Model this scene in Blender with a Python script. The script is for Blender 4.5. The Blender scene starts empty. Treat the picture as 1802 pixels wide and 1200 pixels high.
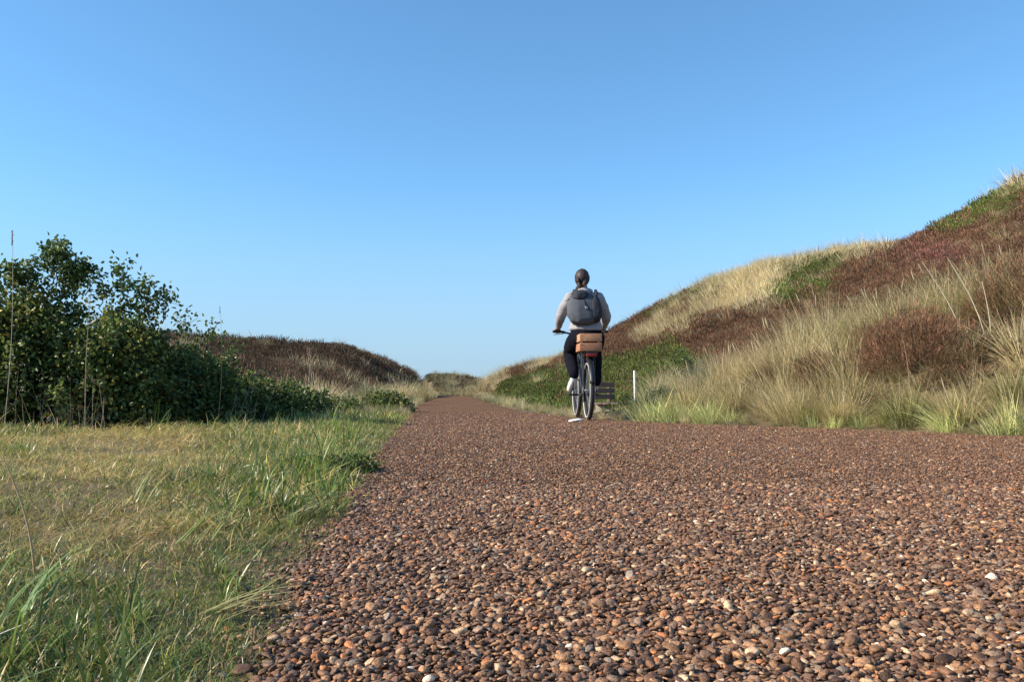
import bpy, math, random
import numpy as np
from mathutils import Vector, Matrix, Euler, noise as mnoise
R = math.radians
rng = np.random.default_rng(7)
random.seed(7)
scene = bpy.context.scene
col = scene.collection

# ------------------------------------------------------------------ camera, sky, sun, exposure
FPX, HC, YH = 1500.0, 0.33, 690.0          # focal length in photo pixels, eye height, horizon row
cam_d = bpy.data.cameras.new('camera'); cam = bpy.data.objects.new('camera', cam_d); col.objects.link(cam)
cam.location = (0, 0, HC); cam.rotation_euler = (R(90), 0, 0)
cam_d.sensor_width = 36; cam_d.lens = 36*FPX/1802; cam_d.shift_y = (YH-600)/1802
cam_d.clip_start = 0.05; cam_d.clip_end = 9000
scene.camera = cam
SUN_EL, SUN_AZ = R(30), R(-101)            # azimuth from +Y towards +X: the sun stands to the left, a touch behind
world = bpy.data.worlds.new('World'); scene.world = world; world.use_nodes = True
nt = world.node_tree; nt.nodes.clear()
sky = nt.nodes.new('ShaderNodeTexSky'); sky.sky_type = 'NISHITA'; sky.sun_disc = False
sky.sun_elevation = SUN_EL; sky.sun_rotation = SUN_AZ
sky.altitude = 0; sky.air_density = 1.0; sky.dust_density = 0.0; sky.ozone_density = 7.0
bg = nt.nodes.new('ShaderNodeBackground'); bg.inputs['Strength'].default_value = 0.15
out = nt.nodes.new('ShaderNodeOutputWorld')
wtc = nt.nodes.new('ShaderNodeTexCoord'); wad = nt.nodes.new('ShaderNodeVectorMath'); wad.operation = 'ADD'; wad.inputs[1].default_value = (0, 0, .04)
wno = nt.nodes.new('ShaderNodeVectorMath'); wno.operation = 'NORMALIZE'
nt.links.new(wtc.outputs['Generated'], wad.inputs[0]); nt.links.new(wad.outputs[0], wno.inputs[0]); nt.links.new(wno.outputs[0], sky.inputs[0])
wsp = nt.nodes.new('ShaderNodeSeparateXYZ'); nt.links.new(wtc.outputs['Generated'], wsp.inputs[0])
wmr = nt.nodes.new('ShaderNodeMapRange'); wmr.interpolation_type = 'SMOOTHSTEP'; wmr.inputs[1].default_value = -.04; wmr.inputs[2].default_value = .26; wmr.inputs[3].default_value = 1.0; wmr.inputs[4].default_value = 0
nt.links.new(wsp.outputs[2], wmr.inputs[0])
wmx = nt.nodes.new('ShaderNodeMix'); wmx.data_type = 'RGBA'; wmx.inputs[7].default_value = (1.86, 2.55, 3.25, 1)      # pale haze low on the horizon
nt.links.new(wmr.outputs[0], wmx.inputs[0]); wti = nt.nodes.new('ShaderNodeVectorMath'); wti.operation = 'MULTIPLY'; wti.inputs[1].default_value = (.99, 1.13, 1.03)
nt.links.new(sky.outputs[0], wti.inputs[0]); nt.links.new(wti.outputs[0], wmx.inputs[6]); nt.links.new(wmx.outputs[2], bg.inputs[0])
nt.links.new(bg.outputs[0], out.inputs[0])
sl = bpy.data.lights.new('sun', 'SUN'); sl.energy = 5.0; sl.angle = R(0.55); sl.color = (1.0, 0.90, 0.76)
so = bpy.data.objects.new('sun', sl); col.objects.link(so)
sdir = Vector((math.sin(SUN_AZ)*math.cos(SUN_EL), math.cos(SUN_AZ)*math.cos(SUN_EL), math.sin(SUN_EL)))
so.rotation_euler = sdir.to_track_quat('Z', 'Y').to_euler(); so.location = (-20, 0, 20)
scene.view_settings.view_transform = 'Standard'; scene.view_settings.look = 'None'
scene.view_settings.gamma = 1; scene.view_settings.use_curve_mapping = False
scene.view_settings.exposure = 0.6
scene.cycles.max_bounces = 6; scene.cycles.transparent_max_bounces = 4

# ------------------------------------------------------------------ helpers
def tag(o, label=None, cat=None, group=None, kind=None):
    if label: o['label'] = label
    if cat: o['category'] = cat
    if group: o['group'] = group
    if kind: o['kind'] = kind
    return o
def empty(name, loc=(0, 0, 0), rz=0.0, label=None, cat=None, group=None):
    o = bpy.data.objects.new(name, None); col.objects.link(o); o.location = loc; o.rotation_euler = (0, 0, rz)
    o.empty_display_size = 0.1
    return tag(o, label, cat, group)
def link(name, me, mat=None, parent=None, loc=None):
    o = bpy.data.objects.new(name, me); col.objects.link(o)
    if mat is not None and len(me.materials) == 0: me.materials.append(mat)
    if parent is not None: o.parent = parent
    if loc is not None: o.location = loc
    return o
def copy_tree(o, parent=None):
    c = o.copy(); col.objects.link(c)
    if parent is not None: c.parent = parent
    for ch in list(o.children): copy_tree(ch, c)
    return c
def new_mat(name):
    m = bpy.data.materials.new(name); m.use_nodes = True
    return m, m.node_tree, m.node_tree.nodes['Principled BSDF']
def simple_mat(name, c, rough=0.7, metal=0.0, spec=0.4, var=0.15, scale=40, bump=0.15, dist=0.002):
    m, t, p = new_mat(name)
    n = t.nodes.new('ShaderNodeTexNoise'); n.inputs['Scale'].default_value = scale; n.inputs['Detail'].default_value = 5
    tc = t.nodes.new('ShaderNodeTexCoord'); t.links.new(tc.outputs['Object'], n.inputs['Vector'])
    mx = t.nodes.new('ShaderNodeMix'); mx.data_type = 'RGBA'
    mx.inputs[6].default_value = (*[v*(1-var) for v in c], 1); mx.inputs[7].default_value = (*[min(1, v*(1+var)) for v in c], 1)
    t.links.new(n.outputs[0], mx.inputs[0]); t.links.new(mx.outputs[2], p.inputs['Base Color'])
    b = t.nodes.new('ShaderNodeBump'); b.inputs['Strength'].default_value = bump; b.inputs['Distance'].default_value = dist
    t.links.new(n.outputs[0], b.inputs['Height']); t.links.new(b.outputs[0], p.inputs['Normal'])
    p.inputs['Roughness'].default_value = rough; p.inputs['Metallic'].default_value = metal
    p.inputs['Specular IOR Level'].default_value = spec
    return m
def leaf_mat(name, rough=0.55, trans=0.3, inst=True, spec=0.35):
    m, t, p = new_mat(name)
    a = t.nodes.new('ShaderNodeAttribute'); a.attribute_name = 'col'
    src = a.outputs['Color']
    if inst:
        b = t.nodes.new('ShaderNodeAttribute'); b.attribute_type = 'INSTANCER'; b.attribute_name = 'tint'
        mx = t.nodes.new('ShaderNodeMix'); mx.data_type = 'RGBA'; mx.blend_type = 'MULTIPLY'; mx.inputs[0].default_value = 1
        t.links.new(src, mx.inputs[6]); t.links.new(b.outputs['Color'], mx.inputs[7]); src = mx.outputs[2]
    t.links.new(src, p.inputs['Base Color']); p.inputs['Roughness'].default_value = rough
    p.inputs['Specular IOR Level'].default_value = spec
    tr = t.nodes.new('ShaderNodeBsdfTranslucent'); t.links.new(src, tr.inputs['Color'])
    ms = t.nodes.new('ShaderNodeMixShader'); ms.inputs[0].default_value = trans
    o = t.nodes['Material Output']
    t.links.new(p.outputs[0], ms.inputs[1]); t.links.new(tr.outputs[0], ms.inputs[2]); t.links.new(ms.outputs[0], o.inputs['Surface'])
    return m

class Acc:                                   # collects geometry for ONE mesh
    def __init__(s): s.v = []; s.f = []; s.c = []; s.n = 0
    def add(s, v, f, c=None):
        v = np.asarray(v, float).reshape(-1, 3); f = np.asarray(f, int)
        s.v.append(v); s.f.append(f + s.n); s.n += len(v)
        if c is None: c = (0.5, 0.5, 0.5)
        c = np.asarray(c, float)
        s.c.append(np.broadcast_to(c, (len(v), 3)) if c.ndim == 1 else c)
    def mesh(s, name, mat=None, smooth=False):
        V = np.concatenate(s.v); C = np.concatenate(s.c)
        loops = []; starts = []; tot = 0; cnt = []
        for f in s.f:
            k = f.shape[1]; loops.append(f.ravel()); starts.append(tot + np.arange(len(f))*k); cnt.append(np.full(len(f), k)); tot += f.size
        loops = np.concatenate(loops); starts = np.concatenate(starts)
        me = bpy.data.meshes.new(name)
        me.vertices.add(len(V)); me.vertices.foreach_set('co', V.ravel())
        me.loops.add(len(loops)); me.loops.foreach_set('vertex_index', loops)
        me.polygons.add(len(starts)); me.polygons.foreach_set('loop_start', starts)
        me.update(calc_edges=True); me.validate()
        at = me.attributes.new('col', 'FLOAT_COLOR', 'POINT')
        if len(me.vertices) == len(V): at.data.foreach_set('color', np.c_[C, np.ones(len(C))].ravel())
        if smooth: me.polygons.foreach_set('use_smooth', np.ones(len(me.polygons), bool))
        if mat: me.materials.append(mat)
        return me

def blades(acc, base, L, W, az, ph0, ph1, seg, c0, c1, side_jit=1.0, r=rng):
    """grass blades: curved tapering ribbons"""
    n = len(base); t = np.linspace(0, 1, seg+1)
    L = np.broadcast_to(L, n); W = np.broadcast_to(W, n); ph0 = np.broadcast_to(ph0, n); ph1 = np.broadcast_to(ph1, n)
    phi = ph0[:, None] + ph1[:, None]*t[None, :]
    d = np.stack([np.sin(phi)*np.cos(az)[:, None], np.sin(phi)*np.sin(az)[:, None], np.cos(phi)], -1)
    step = np.zeros_like(d); step[:, 1:] = (d[:, 1:]+d[:, :-1])/2*(L/seg)[:, None, None]
    P = base[:, None, :] + np.cumsum(step, 1)
    sa = az + math.pi/2 + r.uniform(-side_jit, side_jit, n)
    S = np.stack([np.cos(sa), np.sin(sa), np.zeros(n)], -1)[:, None, :]
    w = (W[:, None]*0.5*(np.clip(1-t, 0, 1)**0.6*0.95+0.05)[None, :])[:, :, None]
    V = np.stack([P-S*w, P+S*w], 2).reshape(n, -1, 3)
    k = 2*(seg+1); q = np.array([[2*i, 2*i+1, 2*i+3, 2*i+2] for i in range(seg)])
    F = (np.arange(n)*k)[:, None, None] + q[None]
    c0 = np.broadcast_to(c0, (n, 3)); c1 = np.broadcast_to(c1, (n, 3))
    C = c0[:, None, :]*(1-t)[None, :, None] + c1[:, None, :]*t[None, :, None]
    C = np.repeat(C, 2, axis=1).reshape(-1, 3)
    acc.add(V.reshape(-1, 3), F.reshape(-1, 4), C)
    return P
def unit(a): return a/np.maximum(np.linalg.norm(a, axis=-1, keepdims=True), 1e-9)
def leaves(acc, P, D, L, W, c, fold=0.35, r=rng):
    """oval folded leaves at P along D"""
    n = len(P); D = unit(D); L = np.broadcast_to(L, n)[:, None]; W = np.broadcast_to(W, n)[:, None]
    rv = unit(r.normal(size=(n, 3))+np.array([0, 0, 0.9]))
    S = unit(np.cross(D, rv)); N = unit(np.cross(S, D))
    def pt(a, b, h): return P + D*L*a + S*W*b + N*W*h
    V = np.stack([pt(0, 0, 0), pt(.3, -.5, fold), pt(.72, -.38, fold*.8), pt(1, 0, -.1), pt(.72, .38, fold*.8), pt(.3, .5, fold)], 1)
    F = (np.arange(n)*6)[:, None, None] + np.array([[0, 3, 2, 1], [0, 5, 4, 3]])[None]
    c = np.broadcast_to(c, (n, 3))
    acc.add(V.reshape(-1, 3), F.reshape(-1, 4), np.repeat(c, 6, axis=0))
def tube(acc, pts, rad, sides=6, c=(.1, .08, .06), cap=True):
    pts = np.asarray(pts, float); m = len(pts); rad = np.broadcast_to(rad, m)
    T = np.gradient(pts, axis=0); T = unit(T)
    ref = np.array([0, 0, 1.0]) if abs(T[0, 2]) < .9 else np.array([1.0, 0, 0])
    V = []
    for i in range(m):
        a = unit(np.cross(T[i], ref)); b = np.cross(T[i], a); ref = ref if abs(np.dot(T[i], ref)) < .95 else np.array([0, 1.0, 0])
        an = np.arange(sides)*2*math.pi/sides
        V.append(pts[i] + rad[i]*(np.cos(an)[:, None]*a + np.sin(an)[:, None]*b))
    V = np.concatenate(V)
    F = [[i*sides+j, i*sides+(j+1) % sides, (i+1)*sides+(j+1) % sides, (i+1)*sides+j] for i in range(m-1) for j in range(sides)]
    acc.add(V, F, c)
    if cap:
        for i in (0, m-1):
            ring = V[i*sides:(i+1)*sides]; acc.add(np.r_[ring, [pts[i]]], [[j, (j+1) % sides, sides] for j in range(sides)], c)
def box(acc, lo, hi, c=(.5, .5, .5), M=None, jit=0):
    x0, y0, z0 = lo; x1, y1, z1 = hi
    V = np.array([[x0, y0, z0], [x1, y0, z0], [x1, y1, z0], [x0, y1, z0], [x0, y0, z1], [x1, y0, z1], [x1, y1, z1], [x0, y1, z1]], float)
    if M is not None: V = (np.array(M.to_3x3()) @ V.T).T + np.array(M.translation)
    acc.add(V, [[0, 3, 2, 1], [4, 5, 6, 7], [0, 1, 5, 4], [1, 2, 6, 5], [2, 3, 7, 6], [3, 0, 4, 7]], c)
def bevelled(name, lo, hi, mat, parent, bev=0.004, seg=2, smooth=True):
    a = Acc(); box(a, lo, hi); me = a.mesh(name, mat)
    import bmesh
    bm = bmesh.new(); bm.from_mesh(me); bmesh.ops.bevel(bm, geom=bm.edges[:]+bm.verts[:], offset=bev, segments=seg, affect='EDGES', profile=.6)
    bm.to_mesh(me); bm.free()
    o = link(name, me, None, parent); return o
def ellipsoid(acc, c, r, nu=16, nv=10, colr=(.5, .5, .5), fn=None):
    u = np.linspace(0, 2*math.pi, nu, endpoint=False); v = np.linspace(0, math.pi, nv+1)
    V = np.array([[math.sin(b)*math.cos(a), math.sin(b)*math.sin(a), math.cos(b)] for b in v for a in u])
    if fn is not None: V = fn(V)
    V = V*np.asarray(r) + np.asarray(c)
    F = [[i*nu+j, (i+1)*nu+j, (i+1)*nu+(j+1) % nu, i*nu+(j+1) % nu] for i in range(nv) for j in range(nu)]
    acc.add(V, F, colr)
def skin(name, verts, edges, radii, mat, parent, root=0, sub=2, disp=0.0):
    me = bpy.data.meshes.new(name+'_cage'); me.from_pydata([tuple(v) for v in verts], edges, []); me.update()
    o = bpy.data.objects.new(name+'_cage', me); col.objects.link(o)
    md = o.modifiers.new('s', 'SKIN'); md.use_smooth_shade = True
    for i, r_ in enumerate(radii):
        sv = me.skin_vertices[0].data[i]; sv.radius = (r_, r_) if not isinstance(r_, tuple) else r_; sv.use_root = (i == root)
    sm = o.modifiers.new('u', 'SUBSURF'); sm.levels = sub; sm.render_levels = sub
    dg = bpy.context.evaluated_depsgraph_get(); dg.update()
    res = bpy.data.meshes.new_from_object(o.evaluated_get(dg)); res.name = name
    bpy.data.objects.remove(o)
    if disp:
        for v in res.vertices:
            nz = mnoise.noise(v.co*9)*.7 + mnoise.noise(v.co*24)*.3
            v.co += v.normal*nz*disp
    res.materials.clear(); res.materials.append(mat)
    res.polygons.foreach_set('use_smooth', np.ones(len(res.polygons), bool))
    return link(name, res, None, parent)

def chain(acc, pts, radii, step=.02):
    """overlapping ellipsoids along a limb; fused() melts them into one surface"""
    pts = [np.array(q, float) for q in pts]
    rs = [np.array(r_ if isinstance(r_, tuple) else (r_, r_, r_), float) for r_ in radii]
    for a_, b_, ra_, rb_ in zip(pts[:-1], pts[1:], rs[:-1], rs[1:]):
        n = max(2, int(np.linalg.norm(b_-a_)/step)+1)
        for k in range(n+1): ellipsoid(acc, a_+(b_-a_)*k/n, ra_+(rb_-ra_)*k/n, 14, 8)
def fused(name, acc, mat, parent, voxel=.011, smooth=6, disp=0.0):
    o = link(name+'_raw', acc.mesh(name))
    md = o.modifiers.new('r', 'REMESH'); md.mode = 'VOXEL'; md.voxel_size = voxel
    m2 = o.modifiers.new('s', 'SMOOTH'); m2.factor = .5; m2.iterations = smooth
    dg = bpy.context.evaluated_depsgraph_get(); dg.update()
    res = bpy.data.meshes.new_from_object(o.evaluated_get(dg)); res.name = name; bpy.data.objects.remove(o)
    if disp:
        for v in res.vertices:
            nz = mnoise.noise(v.co*10)*.6 + mnoise.noise(Vector((v.co.x*9, v.co.y*9, v.co.z*30)))*.4
            v.co += v.normal*nz*disp
    res.materials.clear(); res.materials.append(mat)
    res.polygons.foreach_set('use_smooth', np.ones(len(res.polygons), bool))
    return link(name, res, None, parent)
def scatter(name, P, rot, scl, tint, meshes, mat, idx=None):
    """ONE object of countless bits: points carrying instances"""
    n = len(P); me = bpy.data.meshes.new(name); me.vertices.add(n); me.vertices.foreach_set('co', np.asarray(P, float).ravel())
    if idx is None: idx = rng.integers(0, len(meshes), n)
    scl = np.asarray(scl, float)
    if scl.ndim == 1: scl = np.repeat(scl[:, None], 3, 1)
    me.attributes.new('rot', 'FLOAT_VECTOR', 'POINT').data.foreach_set('vector', np.asarray(rot, float).ravel())
    me.attributes.new('scl', 'FLOAT_VECTOR', 'POINT').data.foreach_set('vector', scl.ravel())
    me.attributes.new('idx', 'INT', 'POINT').data.foreach_set('value', idx.astype(np.int32))
    me.attributes.new('tint', 'FLOAT_COLOR', 'POINT').data.foreach_set('color', np.c_[tint, np.ones(n)].ravel())
    me.update()
    c = bpy.data.collections.new(name+'_source')
    for i, m in enumerate(meshes):
        if len(m.materials) == 0: m.materials.append(mat)
        o = bpy.data.objects.new('%s_source_%02d' % (name, i), m); c.objects.link(o)
    g = bpy.data.node_groups.new(name+'_scatter', 'GeometryNodeTree')
    g.interface.new_socket('Geometry', in_out='INPUT', socket_type='NodeSocketGeometry')
    g.interface.new_socket('Geometry', in_out='OUTPUT', socket_type='NodeSocketGeometry')
    N = g.nodes; gi = N.new('NodeGroupInput'); go = N.new('NodeGroupOutput')
    ci = N.new('GeometryNodeCollectionInfo'); ci.inputs[0].default_value = c
    ci.inputs['Separate Children'].default_value = True; ci.inputs['Reset Children'].default_value = True
    ip = N.new('GeometryNodeInstanceOnPoints'); ip.inputs['Pick Instance'].default_value = True
    def na(nm, ty):
        a = N.new('GeometryNodeInputNamedAttribute'); a.data_type = ty; a.inputs['Name'].default_value = nm; return a.outputs['Attribute']
    g.links.new(gi.outputs[0], ip.inputs['Points']); g.links.new(ci.outputs[0], ip.inputs['Instance'])
    g.links.new(na('idx', 'INT'), ip.inputs['Instance Index'])
    er = N.new('FunctionNodeEulerToRotation'); g.links.new(na('rot', 'FLOAT_VECTOR'), er.inputs[0])
    g.links.new(er.outputs[0], ip.inputs['Rotation']); g.links.new(na('scl', 'FLOAT_VECTOR'), ip.inputs['Scale'])
    g.links.new(ip.outputs[0], go.inputs[0])
    o = link(name, me); md = o.modifiers.new('scatter', 'NODES'); md.node_group = g
    tag(o, kind='stuff')
    return o

# ------------------------------------------------------------------ the lie of the land
def vnoise(x, y, seed=0):
    xi = np.floor(x).astype(np.int64); yi = np.floor(y).astype(np.int64); xf = x-xi; yf = y-yi
    def h(a, b):
        n = (a*374761393 + b*668265263 + seed*2246822519) & 0xffffffff
        n = ((n ^ (n >> 13))*1274126177) & 0xffffffff
        return ((n ^ (n >> 16)) & 0xffff)/65535.0
    u = xf*xf*(3-2*xf); v = yf*yf*(3-2*yf)
    return (h(xi, yi)*(1-u)+h(xi+1, yi)*u)*(1-v) + (h(xi, yi+1)*(1-u)+h(xi+1, yi+1)*u)*v - .5
def fbm(x, y, s, oct=4, seed=0):
    r_ = 0; a = 1.0
    for i in range(oct): r_ = r_ + a*vnoise(x*s, y*s, seed+i*17); s *= 2.03; a *= .5
    return r_
LE = np.array([(-30, -1.2), (-3, -.5), (0, -.25), (.97, -.30), (1.456, -.37), (2.36, -.47), (3.54, -.60), (6.2, -.87), (9.9, -1.23), (16.5, -1.9), (27.5, -2.86), (49.5, -4.4), (70, -6.6), (100, -12), (140, -24)])
RE = np.array([(-30, 3.8), (0, 4.6), (2, 5.2), (4.2, 5.1), (5.4, 4.35), (6.2, 3.72), (7.4, 2.95), (8.5, 1.98), (9.5, 1.26), (11, .73), (14.1, .27), (20.6, -.29), (31, -1.05), (55, -2.5), (72, -4.2), (100, -9.4), (140, -21)])
def Lx(y): return np.interp(y, LE[:, 0], LE[:, 1])
def Rx(y): return np.interp(y, RE[:, 0], RE[:, 1])
def edge_d(x, y):                        # distance outside the path (negative on it)
    wob = .05*vnoise(y*1.7, y*0+3, 5) + .03*vnoise(y*7, y*0, 6)
    return np.maximum(Lx(y)+wob-x, x-Rx(y)+wob)
def pa(px): return math.degrees(math.atan((px-901)/1500))
TAB = [  # azimuth deg, foot distance, ridge distance, skyline row
 (-180, 12, 45, 610), (-90, 12, 42, 590), (pa(0), 12, 40, 588), (pa(200), 13, 42, 605), (pa(400), 15, 46, 615), (pa(480), 17, 47, 616), (pa(560), 19, 48, 612), (pa(600), 21, 50, 616),
 (pa(650), 26, 56, 632), (pa(700), 34, 66, 656), (pa(745), 55, 88, 664), (pa(772), 90, 130, 664), (pa(800), 95, 130, 665), (pa(838), 85, 125, 672), (pa(855), 60, 88, 678),
 (pa(870), 45, 75, 672), (pa(890), 32, 68, 664), (pa(930), 22, 60, 652), (pa(1000), 16, 52, 631), (pa(1075), 13, 44, 604), (pa(1120), 12, 41, 580), (pa(1180), 11.3, 38, 549), (pa(1240), 10.8, 35, 514), (pa(1280), 10.3, 34, 503),
 (pa(1330), 10, 32, 487), (pa(1400), 9.3, 30, 470), (pa(1500), 8.6, 28, 443), (pa(1600), 8, 26, 426), (pa(1640), 7.9, 25, 407), (pa(1690), 7.8, 24, 380), (pa(1750), 7.6, 23, 347), (pa(1802), 7.5, 22, 318),
 (40, 7.2, 20, 230), (60, 7, 18, 220), (90, 7, 18, 300), (130, 10, 24, 400), (180, 12, 45, 610)]
TAB = np.array(TAB)
def sstep(a, b, x):
    t = np.clip((x-a)/(b-a), 0, 1); return t*t*(3-2*t)
def prof(s): return np.where(s < .8, s, .8 + .2*np.sin(np.clip((s-.8)/.4, 0, 1)*math.pi/2)*1.0)
HR = []
for a, F, D, yy in TAB:
    r_ = np.linspace(F, D*1.15, 200); f = prof((r_-F)/(D-F))
    e = math.tan(math.atan((YH-yy)/FPX*math.cos(R(min(abs(a), 60)))))
    # height scale so that the skyline lands at its row
    lo, hi = 0.0, 30.0
    for _ in range(40):
        m = (lo+hi)/2
        if np.max((m*f-HC)/r_) < e: lo = m
        else: hi = m
    HR.append(lo)
HR = np.array(HR)
def H(x, y):
    x = np.asarray(x, float); y = np.asarray(y, float)
    r_ = np.hypot(x, y); a = np.degrees(np.arctan2(x, y))
    F = np.interp(a, TAB[:, 0], TAB[:, 1]); D = np.interp(a, TAB[:, 0], TAB[:, 2]); Hh = np.interp(a, TAB[:, 0], HR)
    s = (r_-F)/(D-F)
    h = Hh*prof(np.clip(s, 0, 1.2))
    back = sstep(1.2, 3.0, s)
    h = h*(1-back*.55) - back*.2
    rough = np.clip(s, 0, 1)
    taper = 1-.6*sstep(.75, 1.0, s)*(s < 1.3)
    h = h + fbm(x, y, .16, 4, 3)*.9*rough*taper + fbm(x, y, .9, 3, 9)*.16*np.clip(s*3, 0, 1)
    h = h + back*fbm(x, y, .02, 3, 21)*5
    ed = edge_d(x, y)
    verge = sstep(.0, .5, ed)
    h = h*sstep(.15, 1.6, ed) + verge*(.03*fbm(x, y, 1.1, 3, 2) + .012*fbm(x, y, 6, 2, 4) + .015)
    bank = (x > 0)*sstep(.25, 1.5, ed)*sstep(3, 6, r_)*(1-sstep(9, 16, r_))*.28
    h = h + bank - .02*(ed <= 0)
    return h
def proj(P):
    y = np.maximum(P[:, 1], .05)
    return 901+FPX*P[:, 0]/y, YH-FPX*(P[:, 2]-HC)/y
def inpoly(px, py, poly):
    c = np.zeros(len(px), bool); n = len(poly)
    for i in range(n):
        x0, y0 = poly[i]; x1, y1 = poly[(i+1) % n]
        if y0 == y1: continue
        cr = ((y0 > py) != (y1 > py)) & (px < (x1-x0)*(py-y0)/(y1-y0)+x0)
        c ^= cr
    return c
def world_at(px, Y, dz=0.0):
    x = (px-901)/FPX*Y; return np.array([x, Y, float(H(x, Y))+dz])

# ground: one sheet to the horizon
angs = np.concatenate([np.linspace(-180, -40, 60, endpoint=False), np.linspace(-40, 40, 420, endpoint=False), np.linspace(40, 180, 60, endpoint=False)])
rads = np.concatenate([np.geomspace(.3, 10, 150, endpoint=False), np.geomspace(10, 150, 210, endpoint=False), np.geomspace(150, 4000, 26)])
A_, R_ = np.meshgrid(np.radians(angs), rads)
X_, Y_ = R_*np.sin(A_), R_*np.cos(A_)
Z_ = H(X_, Y_)
na_, nr_ = len(angs), len(rads)
V = np.stack([X_, Y_, Z_], -1).reshape(-1, 3)
V = np.r_[V, [[0, 0, float(H(0, .01))]]]
ii, jj = np.meshgrid(np.arange(nr_-1), np.arange(na_), indexing='ij'); j2 = (jj+1) % na_
F4 = np.stack([ii*na_+jj, (ii+1)*na_+jj, (ii+1)*na_+j2, ii*na_+j2], -1).reshape(-1, 4)
g = Acc(); g.add(V, F4[:, ::-1]); g.f.append(np.array([[j, (j+1) % na_, len(V)-1] for j in range(na_)]))
mg, t, p = new_mat('dune_soil')
tc = t.nodes.new('ShaderNodeTexCoord')
n1 = t.nodes.new('ShaderNodeTexNoise'); n1.inputs['Scale'].default_value = .35; n1.inputs['Detail'].default_value = 8; n1.inputs['Roughness'].default_value = .65
n2 = t.nodes.new('ShaderNodeTexNoise'); n2.inputs['Scale'].default_value = 22; n2.inputs['Detail'].default_value = 8; n2.inputs['Roughness'].default_value = .7
for n_ in (n1, n2): t.links.new(tc.outputs['Object'], n_.inputs['Vector'])
r1 = t.nodes.new('ShaderNodeValToRGB'); r1.color_ramp.elements[0].position = .35; r1.color_ramp.elements[1].position = .68
r1.color_ramp.elements[0].color = (.06, .040, .022, 1); r1.color_ramp.elements[1].color = (.27, .19, .095, 1)
e = r1.color_ramp.elements.new(.5); e.color = (.15, .105, .050, 1)
ad = t.nodes.new('ShaderNodeMath'); ad.operation = 'MULTIPLY_ADD'; ad.inputs[1].default_value = .55
sb = t.nodes.new('ShaderNodeMath'); sb.operation = 'MULTIPLY'; sb.inputs[1].default_value = .45
t.links.new(n1.outputs[0], sb.inputs[0]); t.links.new(n2.outputs[0], ad.inputs[0]); t.links.new(sb.outputs[0], ad.inputs[2])
t.links.new(ad.outputs[0], r1.inputs[0]); t.links.new(r1.outputs[0], p.inputs['Base Color'])
bp = t.nodes.new('ShaderNodeBump'); bp.inputs['Strength'].default_value = .8; bp.inputs['Distance'].default_value = .02
t.links.new(n2.outputs[0], bp.inputs['Height']); t.links.new(bp.outputs[0], p.inputs['Normal']); p.inputs['Roughness'].default_value = .95
ground = link('ground', g.mesh('ground', mg, smooth=True)); tag(ground, 'dune ground of sandy brown soil rising on both sides of the path', kind='structure')

# path: bound chippings
PAL = [(0, (.048, .030, .021)), (.10, (.085, .052, .034)), (.26, (.135, .080, .050)), (.46, (.110, .076, .055)), (.58, (.190, .115, .066)), (.70, (.165, .125, .092)), (.81, (.280, .175, .098)), (.90, (.310, .140, .062)), (.93, (.360, .280, .185)), (.975, (.165, .150, .130)), (.993, (.58, .52, .42))]
PAL = [(p_, (c_[0]*1.30, c_[1]*1.10, c_[2]*.95)) for p_, c_ in PAL]
def pal_ramp(t, sc=1.0):
    r_ = t.nodes.new('ShaderNodeValToRGB'); r_.color_ramp.interpolation = 'CONSTANT'
    E = r_.color_ramp.elements
    for i, (pos, c) in enumerate(PAL):
        e = E[i] if i < 2 else E.new(pos)
        e.position = pos; e.color = (*[v*sc for v in c], 1)
    return r_
mp, t, p = new_mat('bound_chippings')
tc = t.nodes.new('ShaderNodeTexCoord'); vo = t.nodes.new('ShaderNodeTexVoronoi'); vo.inputs['Scale'].default_value = 62
t.links.new(tc.outputs['Object'], vo.inputs['Vector'])
sp = t.nodes.new('ShaderNodeSeparateColor'); t.links.new(vo.outputs['Color'], sp.inputs[0])
rp = pal_ramp(t, .92); t.links.new(sp.outputs[0], rp.inputs[0])
nl = t.nodes.new('ShaderNodeTexNoise'); nl.inputs['Scale'].default_value = .9; nl.inputs['Detail'].default_value = 5
t.links.new(tc.outputs['Object'], nl.inputs['Vector'])
mr = t.nodes.new('ShaderNodeMapRange'); mr.inputs[1].default_value = .3; mr.inputs[2].default_value = .7; mr.inputs[3].default_value = .82; mr.inputs[4].default_value = 1.15
t.links.new(nl.outputs[0], mr.inputs[0])
wm = t.nodes.new('ShaderNodeVectorMath'); wm.operation = 'MULTIPLY'; wm.inputs[1].default_value = (.93, .93, .93); t.links.new(rp.outputs[0], wm.inputs[0])
mx = t.nodes.new('ShaderNodeVectorMath'); mx.operation = 'SCALE'; t.links.new(wm.outputs[0], mx.inputs[0]); t.links.new(mr.outputs[0], mx.inputs['Scale'])
t.links.new(mx.outputs[0], p.inputs['Base Color'])
bp = t.nodes.new('ShaderNodeBump'); bp.invert = True; bp.inputs['Strength'].default_value = .7; bp.inputs['Distance'].default_value = .008
t.links.new(vo.outputs['Distance'], bp.inputs['Height']); t.links.new(bp.outputs[0], p.inputs['Normal'])
p.inputs['Roughness'].default_value = .95; p.inputs['Specular IOR Level'].default_value = .05
ys = np.concatenate([np.linspace(-30, 0, 30, endpoint=False), np.linspace(0, 20, 400, endpoint=False), np.linspace(20, 140, 200)])
NX = 14; Vp = []
wob = .05*vnoise(ys*1.7, ys*0+3, 5) + .03*vnoise(ys*7, ys*0, 6)
for y_, w_ in zip(ys, wob):
    x0, x1 = Lx(y_)+w_-.03, Rx(y_)-w_+.03
    for k in range(NX+1): Vp.append((x0+(x1-x0)*k/NX, y_, .004 - (.012 if k in (0, NX) else 0)))
g = Acc(); n_ = NX+1
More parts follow.
